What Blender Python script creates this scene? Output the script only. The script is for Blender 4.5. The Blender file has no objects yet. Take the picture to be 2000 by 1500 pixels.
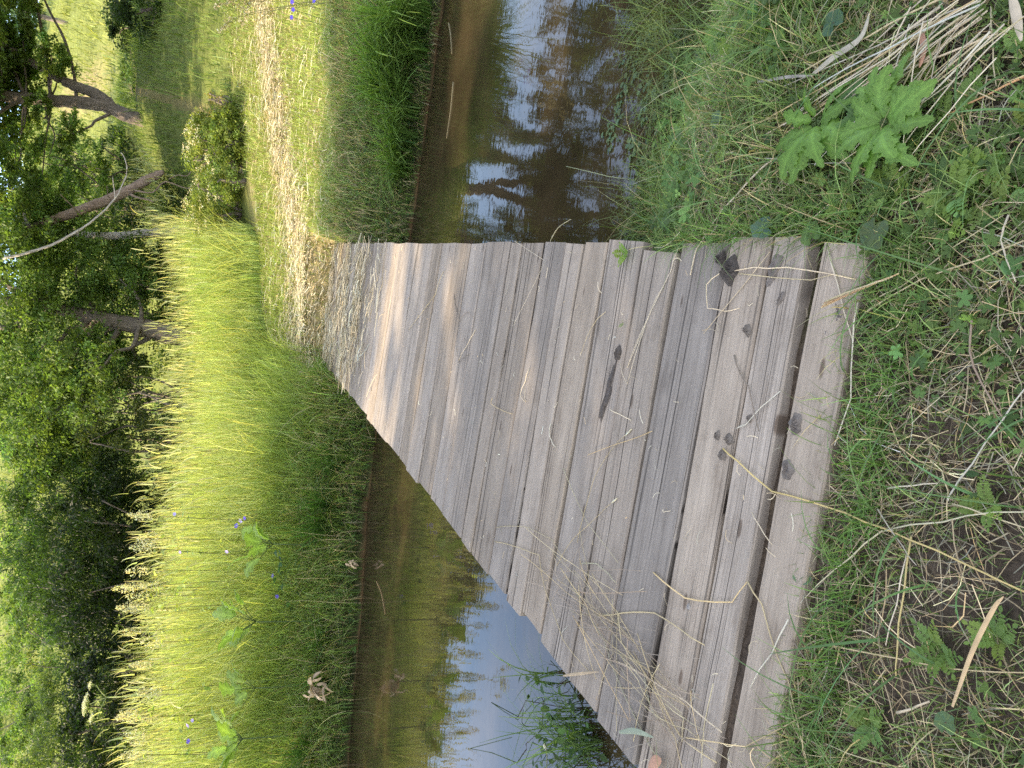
import bpy, math
import numpy as np
from mathutils import Vector, Matrix
rng = np.random.default_rng(11)
PI = math.pi
S = bpy.context.scene
COL = S.collection

# ------------------------------------------------------------------ camera
FPX, PITCH, ROLL, EYE = 1450.0, math.radians(21.9), math.radians(6.5), 1.5
Fv = np.array([0, math.cos(PITCH), -math.sin(PITCH)])
u0 = np.array([0, math.sin(PITCH), math.cos(PITCH)])
r0 = np.array([1.0, 0, 0])
Rv = math.cos(ROLL) * r0 + math.sin(ROLL) * u0
Uv = -math.sin(ROLL) * r0 + math.cos(ROLL) * u0
cd = bpy.data.cameras.new('camera')
cam = bpy.data.objects.new('camera', cd)
COL.objects.link(cam)
M = Matrix.Identity(4)
for i in range(3):
    M[i][0], M[i][1], M[i][2] = -Uv[i], Rv[i], -Fv[i]
M[2][3] = EYE
cam.matrix_world = M
cd.sensor_width = 36
cd.lens = 36 * FPX / 2000
cd.clip_start, cd.clip_end = 0.05, 800
S.camera = cam


def ray(x, y):
    return Fv + (750 - y) / FPX * Rv - (x - 1000) / FPX * Uv


def at(x, y, z=0.0):
    d = ray(x, y)
    t = (z - EYE) / d[2]
    return np.array([d[0] * t, d[1] * t, z])


def atd(x, y, Y):
    d = ray(x, y)
    t = Y / d[1]
    return np.array([d[0] * t, Y, EYE + d[2] * t])


# ------------------------------------------------------------------ terrain
def near_edge(x):
    return np.interp(x, [-12, -6, -1.5, 0.0, 0.8, 1.2, 1.5, 1.85, 3, 5, 12], [3.0, 2.9, 2.6, 3.1, 3.4, 3.32, 3.1, 2.75, 1.9, 1.0, -1])


def far_edge(x):
    return np.interp(x, [-20, -5, -3, -1.84, -.84, 1.56, 2.9, 4.3, 8, 20], [8.6, 8.85, 9.1, 9.45, 9.4, 8.75, 8.6, 8.45, 8.2, 7.5])


TX = np.array([-80, -12, -5, 0, 2.5, 6, 12, 80.])
TY = np.array([10.5, 12.5, 14.5, 18, 22, 30, 40, 60, 80, 200])
TZ = np.array([
    [0, .45, .6, .8, 1.1, 2.6, 7, 15.8, 19, 20],
    [0, .45, .6, .8, 1.1, 2.6, 7, 15.8, 19, 20],
    [-.02, .4, .62, .85, 1.15, 2.6, 7, 15.8, 19, 20],
    [.05, .28, .57, .95, 1.4, 2.8, 7, 16, 19, 20],
    [.26, .55, .95, 1.6, 2.3, 3.6, 7, 14, 16.5, 17],
    [.6, 1.0, 1.5, 2.7, 4.1, 5.2, 8, 14.6, 17, 18],
    [1.0, 1.4, 1.9, 3.3, 4.6, 5.7, 8.5, 15.2, 17.5, 18],
    [1.0, 1.4, 1.9, 3.3, 4.6, 5.7, 8.5, 15.2, 17.5, 18]])


def bil(x, y):
    x = np.clip(x, TX[0], TX[-1]); y = np.clip(y, TY[0], TY[-1])
    i = np.clip(np.searchsorted(TX, x) - 1, 0, len(TX) - 2)
    j = np.clip(np.searchsorted(TY, y) - 1, 0, len(TY) - 2)
    a = (x - TX[i]) / (TX[i + 1] - TX[i]); b = (y - TY[j]) / (TY[j + 1] - TY[j])
    return TZ[i, j] * (1 - a) * (1 - b) + TZ[i + 1, j] * a * (1 - b) + TZ[i, j + 1] * (1 - a) * b + TZ[i + 1, j + 1] * a * b


def sm(t):
    t = np.clip(t, 0, 1)
    return t * t * (3 - 2 * t)


def wav(x, y, s):
    return (np.sin(x * s + 1.3 * np.sin(y * s * .7 + 2)) + np.sin(y * s * 1.13 + 1.7 * np.sin(x * s * .6 + 1)) + .6 * np.sin((x + y) * s * 1.9 + 1) * np.cos((x - y) * s * 1.4)) / 2.6


WZ = -0.5


def gz(x, y):
    x = np.asarray(x, float); y = np.asarray(y, float)
    ne, fe = near_edge(x), far_edge(x)
    wn = np.where(x > 0.6, 1.5, 0.9)
    zn = -.035 - .465 * sm((y - (ne - wn)) / wn) ** 1.2 - .5 * sm((y - ne) / 1.0)
    zn = zn + .012 * wav(x, y, 5) + .008 * wav(x, y, 13)
    top = bil(x, np.maximum(y, fe + 1.7))
    tb = np.clip((y - fe) / 1.7, 0, 1)
    zf = np.where(y > fe, WZ + (top - WZ) * (1 - (1 - tb) ** 1.7), WZ - .5 * sm((fe - y) / 1.2))
    zf = zf + np.where(y > fe, .035 * wav(x, y, 2.1) + .02 * wav(x, y, 6.3) + np.clip((y - 16) / 25, 0, 1) * .35 * wav(x, y, .45), 0)
    mid = (ne + fe) / 2
    z = np.where(y < mid, zn, zf)
    ud = sm((x - (-1.57 + .142 * y) + .12) / .12) * sm(((.27 + .134 * y) + .12 - x) / .12) * sm((y - 8.5) / .6) * sm((11.75 - y) / .35)
    return z - ud * np.maximum(z + .09, 0)


def ground_at(x, y, lift=0.0):
    z = 0.0
    for _ in range(8):
        p = at(x, y, z)
        z = float(gz(p[0], p[1])) + lift
    return at(x, y, z)


# deck axis
DA = np.array([.128, 1, 0]); DA /= np.linalg.norm(DA)


def deck_right(y):
    return .27 + .134 * y + .003 * np.sin(y * 5)


def deck_left(y):
    return -1.57 + .142 * y


def on_deck(x, y, m=0.0):
    return (x < deck_right(y) + m) & (x > deck_left(y) - m) & (y > 1.45 - .09 * (x - .45) - m) & (y < 11.1)


# ------------------------------------------------------------------ helpers
def link(o):
    COL.objects.link(o)
    return o


def tag(o, label=None, cat=None, group=None, kind=None):
    if label: o['label'] = label
    if cat: o['category'] = cat
    if group: o['group'] = group
    if kind: o['kind'] = kind
    return o


def empty(name, loc, label, cat, group=None):
    o = bpy.data.objects.new(name, None)
    o.location = loc
    o.empty_display_size = .1
    return tag(link(o), label, cat, group)


def mesh_np(name, v, f, mat, col=None, parent=None, smooth=False):
    v = np.asarray(v, np.float32); f = np.asarray(f, np.int32)
    me = bpy.data.meshes.new(name)
    me.vertices.add(len(v)); me.vertices.foreach_set('co', v.ravel())
    k = f.shape[1]
    me.loops.add(f.size); me.loops.foreach_set('vertex_index', f.ravel())
    me.polygons.add(len(f)); me.polygons.foreach_set('loop_start', np.arange(len(f), dtype=np.int32) * k)
    if smooth:
        me.polygons.foreach_set('use_smooth', np.ones(len(f), bool))
    me.update(calc_edges=True)
    if col is not None:
        a = me.attributes.new('tint', 'FLOAT_COLOR', 'POINT')
        c = np.ones((len(v), 4), np.float32); c[:, :3] = np.clip(col, 0, 1)
        a.data.foreach_set('color', c.ravel())
    me.materials.append(mat)
    o = link(bpy.data.objects.new(name, me))
    if parent is not None:
        o.parent = parent
        o.location = -Vector(parent.location) if parent.type == 'EMPTY' and parent.parent is None else (0, 0, 0)
    return o


class Acc:
    """collects triangles with colours"""
    def __init__(s): s.v, s.f, s.c, s.n = [], [], [], 0

    def add(s, v, f, c):
        v = np.asarray(v, float).reshape(-1, 3); f = np.asarray(f, int)
        if f.shape[1] == 4:
            f = np.concatenate([f[:, [0, 1, 2]], f[:, [0, 2, 3]]])
        c = np.asarray(c, float)
        if c.ndim == 1: c = np.broadcast_to(c, (len(v), 3))
        s.v.append(v); s.f.append(f + s.n); s.c.append(c); s.n += len(v)

    def build(s, name, mat, parent=None, smooth=False):
        return mesh_np(name, np.concatenate(s.v), np.concatenate(s.f), mat, np.concatenate(s.c), parent, smooth)


def blades(P, h, lean, w, c0, c1, seg=4, az=None, curl=.35):
    n = len(P)
    az = rng.uniform(0, 2 * PI, n) if az is None else az
    d = np.stack([np.cos(az), np.sin(az), np.zeros(n)], 1)
    ts = az + PI / 2 + rng.normal(0, .5, n)
    sd = np.stack([np.cos(ts), np.sin(ts), np.zeros(n)], 1)
    V = np.zeros((n, seg + 1, 2, 3)); C = np.zeros((n, seg + 1, 2, 3))
    for k in range(seg + 1):
        t = k / seg
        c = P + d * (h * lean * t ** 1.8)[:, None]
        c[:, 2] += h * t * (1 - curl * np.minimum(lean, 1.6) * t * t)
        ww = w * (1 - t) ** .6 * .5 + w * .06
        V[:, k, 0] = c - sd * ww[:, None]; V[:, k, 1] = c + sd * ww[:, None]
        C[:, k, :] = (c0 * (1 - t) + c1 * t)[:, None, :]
    b = np.arange(n)[:, None] * (seg + 1) * 2
    q = np.array([[2 * k, 2 * k + 1, 2 * k + 3, 2 * k + 2] for k in range(seg)])
    F = (b[:, :, None] + q[None]).reshape(-1, 4)
    return V.reshape(-1, 3), F, C.reshape(-1, 3)


def lying(P, L, w, c, az=None, bend=.3, up=.02, seg=3):
    """straws lying about on a surface"""
    n = len(P)
    az = rng.uniform(0, 2 * PI, n) if az is None else az
    d = np.stack([np.cos(az), np.sin(az), rng.normal(0, .12, n)], 1)
    s = np.stack([-np.sin(az), np.cos(az), np.zeros(n)], 1)
    bd = rng.normal(0, bend, n)
    V = np.zeros((n, seg + 1, 2, 3))
    for k in range(seg + 1):
        t = k / seg - .5
        q_ = P + d * (L * t)[:, None] + s * (bd * L * t * t * 2)[:, None]
        q_[:, 2] += up * (1 - 3 * t * t)
        V[:, k, 0] = q_ - s * (w / 2)[:, None]; V[:, k, 1] = q_ + s * (w / 2)[:, None]
        V[:, k, 1, 2] += w * .4
    b = np.arange(n)[:, None] * (seg + 1) * 2
    q = np.array([[2 * k, 2 * k + 1, 2 * k + 3, 2 * k + 2] for k in range(seg)])
    F = (b[:, :, None] + q[None]).reshape(-1, 4)
    return V.reshape(-1, 3), F, np.repeat(c, (seg + 1) * 2, 0)


def euler_mats(yaw, tilt, roll=None):
    n = len(yaw); roll = np.zeros(n) if roll is None else roll
    cy, sy, ct, st, cr, sr = np.cos(yaw), np.sin(yaw), np.cos(tilt), np.sin(tilt), np.cos(roll), np.sin(roll)
    Z = np.zeros((n, 3, 3)); Z[:, 0, 0] = cy; Z[:, 0, 1] = -sy; Z[:, 1, 0] = sy; Z[:, 1, 1] = cy; Z[:, 2, 2] = 1
    Y = np.zeros((n, 3, 3)); Y[:, 0, 0] = ct; Y[:, 0, 2] = st; Y[:, 2, 0] = -st; Y[:, 2, 2] = ct; Y[:, 1, 1] = 1
    X = np.zeros((n, 3, 3)); X[:, 1, 1] = cr; X[:, 1, 2] = -sr; X[:, 2, 1] = sr; X[:, 2, 2] = cr; X[:, 0, 0] = 1
    return Z @ Y @ X


def scatter(T, F, P, yaw, tilt, roll, sc, c):
    T = np.asarray(T, float); F = np.asarray(F, int)
    V = np.einsum('nij,vj->nvi', euler_mats(yaw, tilt, roll), T) * sc[:, None, None] + P[:, None, :]
    FF = (np.arange(len(P))[:, None, None] * len(T) + F[None]).reshape(-1, F.shape[1])
    return V.reshape(-1, 3), FF, np.repeat(c, len(T), 0)


LEAF = (np.array([[0, 0, 0], [.42, .27, .05], [1, 0, -.06], [.42, -.27, .05]]), np.array([[0, 1, 2, 3]]))
LEAF6 = (np.array([[0, 0, 0], [.3, .3, .06], [.7, .25, .03], [1, 0, -.1], [.7, -.25, .03], [.3, -.3, .06], [.35, 0, 0], [.7, 0, -.03]]),
         np.array([[0, 6, 1, 1], [1, 6, 7, 2], [2, 7, 3, 3], [0, 5, 6, 6], [5, 4, 7, 6], [4, 3, 7, 7]]))


def tris(F):
    return np.array([t for q in F for t in ([q[0], q[1], q[2]], [q[0], q[2], q[3]]) if len(set(t)) == 3])


LEAF6 = (LEAF6[0], tris(LEAF6[1]))


def rtint(n, base, dv=.25, dh=.08):
    b = np.asarray(base, float)
    k = np.exp(rng.normal(0, dv, n))[:, None]
    h = rng.normal(0, dh, (n, 1))
    return np.clip(b * k * (1 + h * np.array([1.2, .2, -1.0])), .004, .9)


def tube(pts, rad, sides=8, rough=0.0):
    pts = np.asarray(pts, float); n = len(pts)
    rad = np.broadcast_to(np.asarray(rad, float), (n,)) if np.ndim(rad) < 2 else rad
    tg = np.gradient(pts, axis=0); tg /= np.linalg.norm(tg, axis=1)[:, None] + 1e-9
    ref = np.array([0, 0, 1.]) if abs(tg[0][2]) < .8 else np.array([1., 0, 0])
    V = []
    for i in range(n):
        a = np.cross(tg[i], ref); a /= np.linalg.norm(a) + 1e-9
        b = np.cross(tg[i], a)
        th = np.arange(sides) * 2 * PI / sides
        rr = rad[i] * (1 + (rng.normal(0, rough, sides) if rough else 0))
        V.append(pts[i] + (np.cos(th) * rr)[:, None] * a + (np.sin(th) * rr)[:, None] * b)
    V = np.concatenate(V + [pts[:1], pts[-1:]])
    F = []
    for i in range(n - 1):
        for k in range(sides):
            k2 = (k + 1) % sides
            F.append([i * sides + k, i * sides + k2, (i + 1) * sides + k2, (i + 1) * sides + k])
    F = [t for q in F for t in ([q[0], q[1], q[2]], [q[0], q[2], q[3]])]
    for k in range(sides):
        F.append([n * sides, (k + 1) % sides, k])
        F.append([n * sides + 1, (n - 1) * sides + k, (n - 1) * sides + (k + 1) % sides])
    return V, np.array(F)


def smooth_path(pts, m=4, jit=0.0):
    pts = np.asarray(pts, float); out = []
    P = np.concatenate([[2 * pts[0] - pts[1]], pts, [2 * pts[-1] - pts[-2]]])
    for i in range(1, len(P) - 2):
        for k in range(m):
            t = k / m
            a, b, c, d = P[i - 1], P[i], P[i + 1], P[i + 2]
            out.append(.5 * (2 * b + (c - a) * t + (2 * a - 5 * b + 4 * c - d) * t * t + (3 * b - a - 3 * c + d) * t ** 3))
    out.append(pts[-1])
    out = np.array(out)
    if jit: out[1:-1] += rng.normal(0, jit, out[1:-1].shape)
    return out


# ------------------------------------------------------------------ materials
def mat_new(name):
    m = bpy.data.materials.new(name); m.use_nodes = True
    nt = m.node_tree; nt.nodes.clear()
    out = nt.nodes.new('ShaderNodeOutputMaterial')

    def N(t, **kw):
        n = nt.nodes.new('ShaderNode' + t)
        for k, v in kw.items():
            if k in n.inputs.keys(): n.inputs[k].default_value = v
            else: setattr(n, k, v)
        return n
    return m, nt, out, N, nt.links.new


def ramp(N, pts):
    r = N('ValToRGB'); e = r.color_ramp.elements
    while len(e) < len(pts): e.new(.5)
    for el, (p, c) in zip(e, pts):
        el.position = p; el.color = (*c, 1) if len(c) == 3 else c
    return r


def veg_mat(name, trans=.4, rough=.55, spec=.25):
    m, nt, out, N, L = mat_new(name)
    a = N('Attribute', attribute_name='tint')
    p = N('BsdfPrincipled', Roughness=rough); p.inputs['Specular IOR Level'].default_value = spec
    L(a.outputs['Color'], p.inputs['Base Color'])
    t = N('BsdfTranslucent')
    mx = N('Mix', data_type='RGBA', blend_type='MULTIPLY'); mx.inputs[0].default_value = 1
    L(a.outputs['Color'], mx.inputs[6]); mx.inputs[7].default_value = (1.25, 1.3, .55, 1)
    L(mx.outputs[2], t.inputs['Color'])
    s = N('MixShader'); s.inputs[0].default_value = trans
    L(p.outputs[0], s.inputs[1]); L(t.outputs[0], s.inputs[2]); L(s.outputs[0], out.inputs[0])
    return m


M_LEAF = veg_mat('leaf', .5, .5, .3)
M_GRASS = veg_mat('grass_blade', .38, .5, .3)
M_STRAW = veg_mat('dry_straw', .12, .6, .25)
M_PETAL = veg_mat('petal', .3, .6, .1)


def bark_mat(name, c1, c2, sc=6):
    m, nt, out, N, L = mat_new(name)
    tc = N('TexCoord'); mp = N('Mapping'); mp.inputs['Scale'].default_value = (sc, sc, sc * .22)
    L(tc.outputs['Object'], mp.inputs[0])
    n1 = N('TexNoise', Scale=3.0, Detail=8.0, Roughness=.7); L(mp.outputs[0], n1.inputs['Vector'])
    v = N('TexVoronoi', Scale=2.5, feature='DISTANCE_TO_EDGE'); L(mp.outputs[0], v.inputs['Vector'])
    r = ramp(N, [(.3, c1), (.7, c2)]); L(n1.outputs[0], r.inputs[0])
    p = N('BsdfPrincipled', Roughness=.9); L(r.outputs[0], p.inputs['Base Color'])
    ad = N('Math', operation='ADD'); L(n1.outputs[0], ad.inputs[0]); L(v.outputs['Distance'], ad.inputs[1])
    b = N('Bump', Strength=.9, Distance=.04); L(ad.outputs[0], b.inputs['Height']); L(b.outputs[0], p.inputs['Normal'])
    L(p.outputs[0], out.inputs[0])
    return m


M_BARK = bark_mat('bark', (.07, .058, .048), (.23, .19, .16))
M_BARKDEAD = bark_mat('dead_bark', (.10, .065, .045), (.33, .25, .20))
M_BARKPALE = bark_mat('pale_bark', (.22, .20, .18), (.42, .39, .35))


def wood_mat(name, a, b, dark=.55):
    m, nt, out, N, L = mat_new(name)
    tc = N('TexCoord'); oi = N('ObjectInfo')
    off = N('VectorMath', operation='SCALE'); off.inputs[0].default_value = (31, 17, 9); L(oi.outputs['Random'], off.inputs['Scale'])
    ad = N('VectorMath', operation='ADD'); L(tc.outputs['Object'], ad.inputs[0]); L(off.outputs[0], ad.inputs[1])

    def mapped(sc):
        mp = N('Mapping'); mp.inputs['Scale'].default_value = sc; L(ad.outputs[0], mp.inputs[0]); return mp  # scale along, across, through
    # broad weathering
    n0 = N('TexNoise', Scale=1.0, Detail=5.0, Roughness=.6); L(mapped((2.2, 9, 4)).outputs[0], n0.inputs['Vector'])
    # fine grain along the board
    n1 = N('TexNoise', Scale=1.0, Detail=6.0, Roughness=.75, Distortion=.35); L(mapped((4, 120, 40)).outputs[0], n1.inputs['Vector'])
    r0 = ramp(N, [(.3, a), (.7, b)]); L(n0.outputs[0], r0.inputs[0])
    # per board tint
    hs = N('HueSaturation')
    mr = N('MapRange'); L(oi.outputs['Random'], mr.inputs[0]); mr.inputs[3].default_value = .74; mr.inputs[4].default_value = 1.18
    L(mr.outputs[0], hs.inputs['Value'])
    ml = N('Math', operation='MULTIPLY'); ml.inputs[1].default_value = 7.3; L(oi.outputs['Random'], ml.inputs[0])
    fr = N('Math', operation='FRACT'); L(ml.outputs[0], fr.inputs[0])
    mr2 = N('MapRange'); L(fr.outputs[0], mr2.inputs[0]); mr2.inputs[3].default_value = .7; mr2.inputs[4].default_value = 1.1
    L(mr2.outputs[0], hs.inputs['Saturation']); L(r0.outputs[0], hs.inputs['Color'])
    rg = ramp(N, [(.30, (.60, .58, .56)), (.48, (.95, .94, .93)), (.7, (1.14, 1.14, 1.13))]); L(n1.outputs[0], rg.inputs[0])
    m1 = N('Mix', data_type='RGBA', blend_type='MULTIPLY'); m1.inputs[0].default_value = .85
    L(hs.outputs[0], m1.inputs[6]); L(rg.outputs[0], m1.inputs[7])
    # drying checks: straight dark hairlines along the grain, gathered in bands
    sp = N('SeparateXYZ'); L(ad.outputs[0], sp.inputs[0])
    nw = N('TexNoise', Scale=1.0, Detail=2.0); L(mapped((1.1, 5, 2)).outputs[0], nw.inputs['Vector'])
    wy = N('Math', operation='MULTIPLY'); wy.inputs[1].default_value = 46; L(sp.outputs['Y'], wy.inputs[0])
    wn = N('Math', operation='MULTIPLY_ADD'); wn.inputs[1].default_value = 1.5; L(nw.outputs[0], wn.inputs[0]); L(wy.outputs[0], wn.inputs[2])
    n2 = N('TexNoise', noise_dimensions='1D', Scale=1.0, Detail=1.0); L(wn.outputs[0], n2.inputs['W'])
    rc = ramp(N, [(.486, (1, 1, 1)), (.496, (.10, .085, .075)), (.504, (.10, .085, .075)), (.514, (1, 1, 1))]); L(n2.outputs[0], rc.inputs[0])
    n3 = N('TexNoise', Scale=1.0, Detail=2.0); L(mapped((.8, 9, 3)).outputs[0], n3.inputs['Vector'])
    rm = ramp(N, [(.47, (0, 0, 0)), (.56, (.95, .95, .95))]); L(n3.outputs[0], rm.inputs[0])
    m2 = N('Mix', data_type='RGBA', blend_type='MULTIPLY'); L(rm.outputs[0], m2.inputs[0]); L(m1.outputs[2], m2.inputs[6]); L(rc.outputs[0], m2.inputs[7])
    # knots
    vo = N('TexVoronoi', Scale=1.0); L(mapped((2.3, 7.5, 1)).outputs[0], vo.inputs['Vector'])
    rk = ramp(N, [(0, (.28, .24, .2)), (.055, (.38, .32, .28)), (.085, (1, 1, 1))]); L(vo.outputs['Distance'], rk.inputs[0])
    m3 = N('Mix', data_type='RGBA', blend_type='MULTIPLY'); m3.inputs[0].default_value = .85; L(m2.outputs[2], m3.inputs[6]); L(rk.outputs[0], m3.inputs[7])
    # grime blotches
    n4 = N('TexNoise', Scale=1.0, Detail=7.0, Roughness=.7); L(mapped((5, 11, 5)).outputs[0], n4.inputs['Vector'])
    rd = ramp(N, [(.30, (.66, .63, .60)), (.45, (.97, .97, .97)), (.6, (1, 1, 1)), (.75, (1.12, 1.11, 1.10))]); L(n4.outputs[0], rd.inputs[0])
    m4 = N('Mix', data_type='RGBA', blend_type='MULTIPLY'); m4.inputs[0].default_value = .75; L(m3.outputs[2], m4.inputs[6]); L(rd.outputs[0], m4.inputs[7])
    p = N('BsdfPrincipled', Roughness=.82); p.inputs['Specular IOR Level'].default_value = .3
    L(m4.outputs[2], p.inputs['Base Color'])
    bw = N('RGBToBW'); L(rc.outputs[0], bw.inputs[0])
    mm = N('Math', operation='MULTIPLY_ADD'); L(bw.outputs[0], mm.inputs[0]); mm.inputs[1].default_value = .5; L(n1.outputs[0], mm.inputs[2])
    bp = N('Bump', Strength=.5, Distance=.006); L(mm.outputs[0], bp.inputs['Height']); L(bp.outputs[0], p.inputs['Normal'])
    L(p.outputs[0], out.inputs[0])
    return m


M_WOOD = wood_mat('weathered_board', (.215, .178, .136), (.318, .268, .208))
M_WOODB = wood_mat('brown_board', (.17, .12, .085), (.28, .21, .15))


def mud_mat(name, a, b, rough=.9, sc=30):
    m, nt, out, N, L = mat_new(name)
    tc = N('TexCoord'); n = N('TexNoise', Scale=sc, Detail=8.0, Roughness=.75); L(tc.outputs['Object'], n.inputs['Vector'])
    r = ramp(N, [(.3, a), (.7, b)]); L(n.outputs[0], r.inputs[0])
    p = N('BsdfPrincipled', Roughness=rough); L(r.outputs[0], p.inputs['Base Color'])
    bp = N('Bump', Strength=.9, Distance=.01); L(n.outputs[0], bp.inputs['Height']); L(bp.outputs[0], p.inputs['Normal'])
    L(p.outputs[0], out.inputs[0])
    return m


M_MUD = mud_mat('dried_mud', (.075, .062, .05), (.19, .165, .14))
M_BLACK = mud_mat('black_mud', (.02, .017, .014), (.085, .07, .058), .8, 60)


def ground_mat():
    m, nt, out, N, L = mat_new('ground_soil')
    a = N('Attribute', attribute_name='tint'); tc = N('TexCoord')
    n = N('TexNoise', Scale=3.0, Detail=12.0, Roughness=.72); L(tc.outputs['Object'], n.inputs['Vector'])
    n2 = N('TexNoise', Scale=70.0, Detail=6.0, Roughness=.7); L(tc.outputs['Object'], n2.inputs['Vector'])
    r = ramp(N, [(.3, (.55, .55, .5)), (.5, (1, 1, 1)), (.7, (1.4, 1.35, 1.15))]); L(n.outputs[0], r.inputs[0])
    r2 = ramp(N, [(.35, (.5, .5, .5)), (.65, (1.35, 1.35, 1.3))]); L(n2.outputs[0], r2.inputs[0])
    m1 = N('Mix', data_type='RGBA', blend_type='MULTIPLY'); m1.inputs[0].default_value = .9; L(a.outputs['Color'], m1.inputs[6]); L(r.outputs[0], m1.inputs[7])
    m2 = N('Mix', data_type='RGBA', blend_type='MULTIPLY'); m2.inputs[0].default_value = .9; L(m1.outputs[2], m2.inputs[6]); L(r2.outputs[0], m2.inputs[7])
    p = N('BsdfPrincipled', Roughness=.95); p.inputs['Specular IOR Level'].default_value = .15; L(m2.outputs[2], p.inputs['Base Color'])
    b = N('Bump', Strength=.7, Distance=.03); L(n2.outputs[0], b.inputs['Height']); L(b.outputs[0], p.inputs['Normal'])
    L(p.outputs[0], out.inputs[0])
    return m


M_GROUND = ground_mat()


def water_mat():
    m, nt, out, N, L = mat_new('murky_water')
    tc = N('TexCoord')
    n = N('TexNoise', Scale=1.1, Detail=5.0, Roughness=.6); L(tc.outputs['Object'], n.inputs['Vector'])
    r = ramp(N, [(.35, (.022, .017, .009)), (.55, (.040, .030, .015)), (.75, (.062, .045, .022))]); L(n.outputs[0], r.inputs[0])
    d = N('BsdfDiffuse'); L(r.outputs[0], d.inputs['Color'])
    t = N('BsdfTransparent'); t.inputs[0].default_value = (.55, .44, .27, 1)
    s1 = N('MixShader'); s1.inputs[0].default_value = .12; L(d.outputs[0], s1.inputs[1]); L(t.outputs[0], s1.inputs[2])
    mp = N('Mapping'); mp.inputs['Scale'].default_value = (1, 1.6, 1); L(tc.outputs['Object'], mp.inputs[0])
    w = N('TexNoise', Scale=5.0, Detail=2.0, Roughness=.45); L(mp.outputs[0], w.inputs['Vector'])
    w2 = N('TexNoise', Scale=17.0, Detail=2.0, Roughness=.5); L(mp.outputs[0], w2.inputs['Vector'])
    ad = N('Math', operation='MULTIPLY_ADD'); L(w2.outputs[0], ad.inputs[0]); ad.inputs[1].default_value = .22; L(w.outputs[0], ad.inputs[2])
    b = N('Bump', Strength=.018, Distance=.05); L(ad.outputs[0], b.inputs['Height'])
    g = N('BsdfGlossy', Roughness=.015); L(b.outputs[0], g.inputs['Normal'])
    fr = N('Fresnel', IOR=1.58); L(b.outputs[0], fr.inputs['Normal'])
    s2 = N('MixShader'); L(fr.outputs[0], s2.inputs[0]); L(s1.outputs[0], s2.inputs[1]); L(g.outputs[0], s2.inputs[2])
    L(s2.outputs[0], out.inputs[0])
    return m


M_WATER = water_mat()

# ------------------------------------------------------------------ ground, water
PATH_G = np.array([.19, .21, .055])


def seglist(*parts):
    out = [np.arange(a, b, s) for a, b, s in parts]
    return np.concatenate(out + [[parts[-1][1]]])


gx = seglist((-150, -40, 6), (-40, -10, 1.2), (-10, -3, .2), (-3, 3, .06), (3, 10, .2), (10, 40, 1.2), (40, 150, 6))
gy = seglist((-40, -2, 2), (-2, .4, .2), (.4, 4.2, .05), (4.2, 8, .25), (8, 12, .08), (12, 26, .25), (26, 90, 1.2), (90, 220, 8))
X, Y = np.meshgrid(gx, gy)
Z = gz(X, Y)


def ground_colour(x, y):
    c = np.zeros(x.shape + (3,))
    soil = np.array([.085, .066, .05]); dark = np.array([.05, .055, .022]); hay = np.array([.30, .25, .13])
    green = np.array([.13, .16, .045]); mead = np.array([.19, .22, .055]); silt = np.array([.10, .06, .028]); dirt = np.array([.26, .17, .11])
    c[:] = soil
    k = sm((wav(x, y, 3.1) + wav(x, y, 8) * .5 + .1) * 1.5)[..., None]
    c = c * (1 - .6 * k) + dark * .6 * k
    wm = (sm((y - near_edge(x) + .45) / .35) * (x > .7))[..., None]; c = c * (1 - wm) + np.array([.035, .028, .022]) * wm
    uw = ((y > near_edge(x)) & (y < far_edge(x)))[..., None]
    c = np.where(uw, silt, c)
    c = np.where((y >= far_edge(x))[..., None], dark, c)
    t = sm((y - far_edge(x) - 1.2) / .5)[..., None]
    c = c * (1 - t) + hay * t
    t = sm((y - 14.5) / 1.5)[..., None]; c = c * (1 - t) + green * t
    t = sm((y - 26) / 8)[..., None]; c = c * (1 - t) + mead * t
    # trodden trail up the slope, and a bare scarp on the meadow
    xt = np.interp(y, [14, 17, 20, 24, 30], [4.2, 4.9, 5.9, 7.2, 9.5])
    t = (.45 * np.exp(-((x - xt) / .18) ** 2) * sm((y - 15) / 2) * (1 - sm((y - 27) / 3)))[..., None]
    c = c * (1 - t) + dirt * t
    t = np.exp(-(((x - 11.2) - (y - 40) * .12) / .9) ** 2 - ((y - 41) / 6) ** 2)[..., None]
    c = c * (1 - t) + np.array([.34, .25, .15]) * t
    return c


nxg, nyg = len(gx), len(gy)
idx = np.arange(nxg * nyg).reshape(nyg, nxg)
F = np.stack([idx[:-1, :-1], idx[:-1, 1:], idx[1:, 1:], idx[1:, :-1]], -1).reshape(-1, 4)
g = mesh_np('ground', np.stack([X, Y, Z], -1).reshape(-1, 3), F, M_GROUND, ground_colour(X, Y).reshape(-1, 3), smooth=True)
tag(g, 'earth and meadow ground on both banks rising to a hillside', kind='structure')

wx = np.linspace(-40, 40, 60); wy = np.linspace(-3, 11.5, 30)
X, Y = np.meshgrid(wx, wy)
idx = np.arange(X.size).reshape(X.shape)
F = np.stack([idx[:-1, :-1], idx[:-1, 1:], idx[1:, 1:], idx[1:, :-1]], -1).reshape(-1, 4)
w = mesh_np('water', np.stack([X, Y, np.full_like(X, WZ)], -1).reshape(-1, 3), F, M_WATER)
tag(w, 'brown murky stream passing under the plank bridge', kind='structure')

# ------------------------------------------------------------------ footbridge
bridge = empty('footbridge', (0, 6, 0), 'low grey timber plank footbridge lying across the brown stream', 'bridge')
VR = [1695, 1608, 1584, 1508, 1424, 1328, 1258, 1186, 1141, 1104, 1062, 1020, 997, 950, 920, 891, 864, 846, 817, 792]
YR = [float(at(v, 472)[1]) for v in VR]
y = YR[-1]
while y < 11.25:
    y += rng.uniform(.22, .34)
    YR.append(y)


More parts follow.
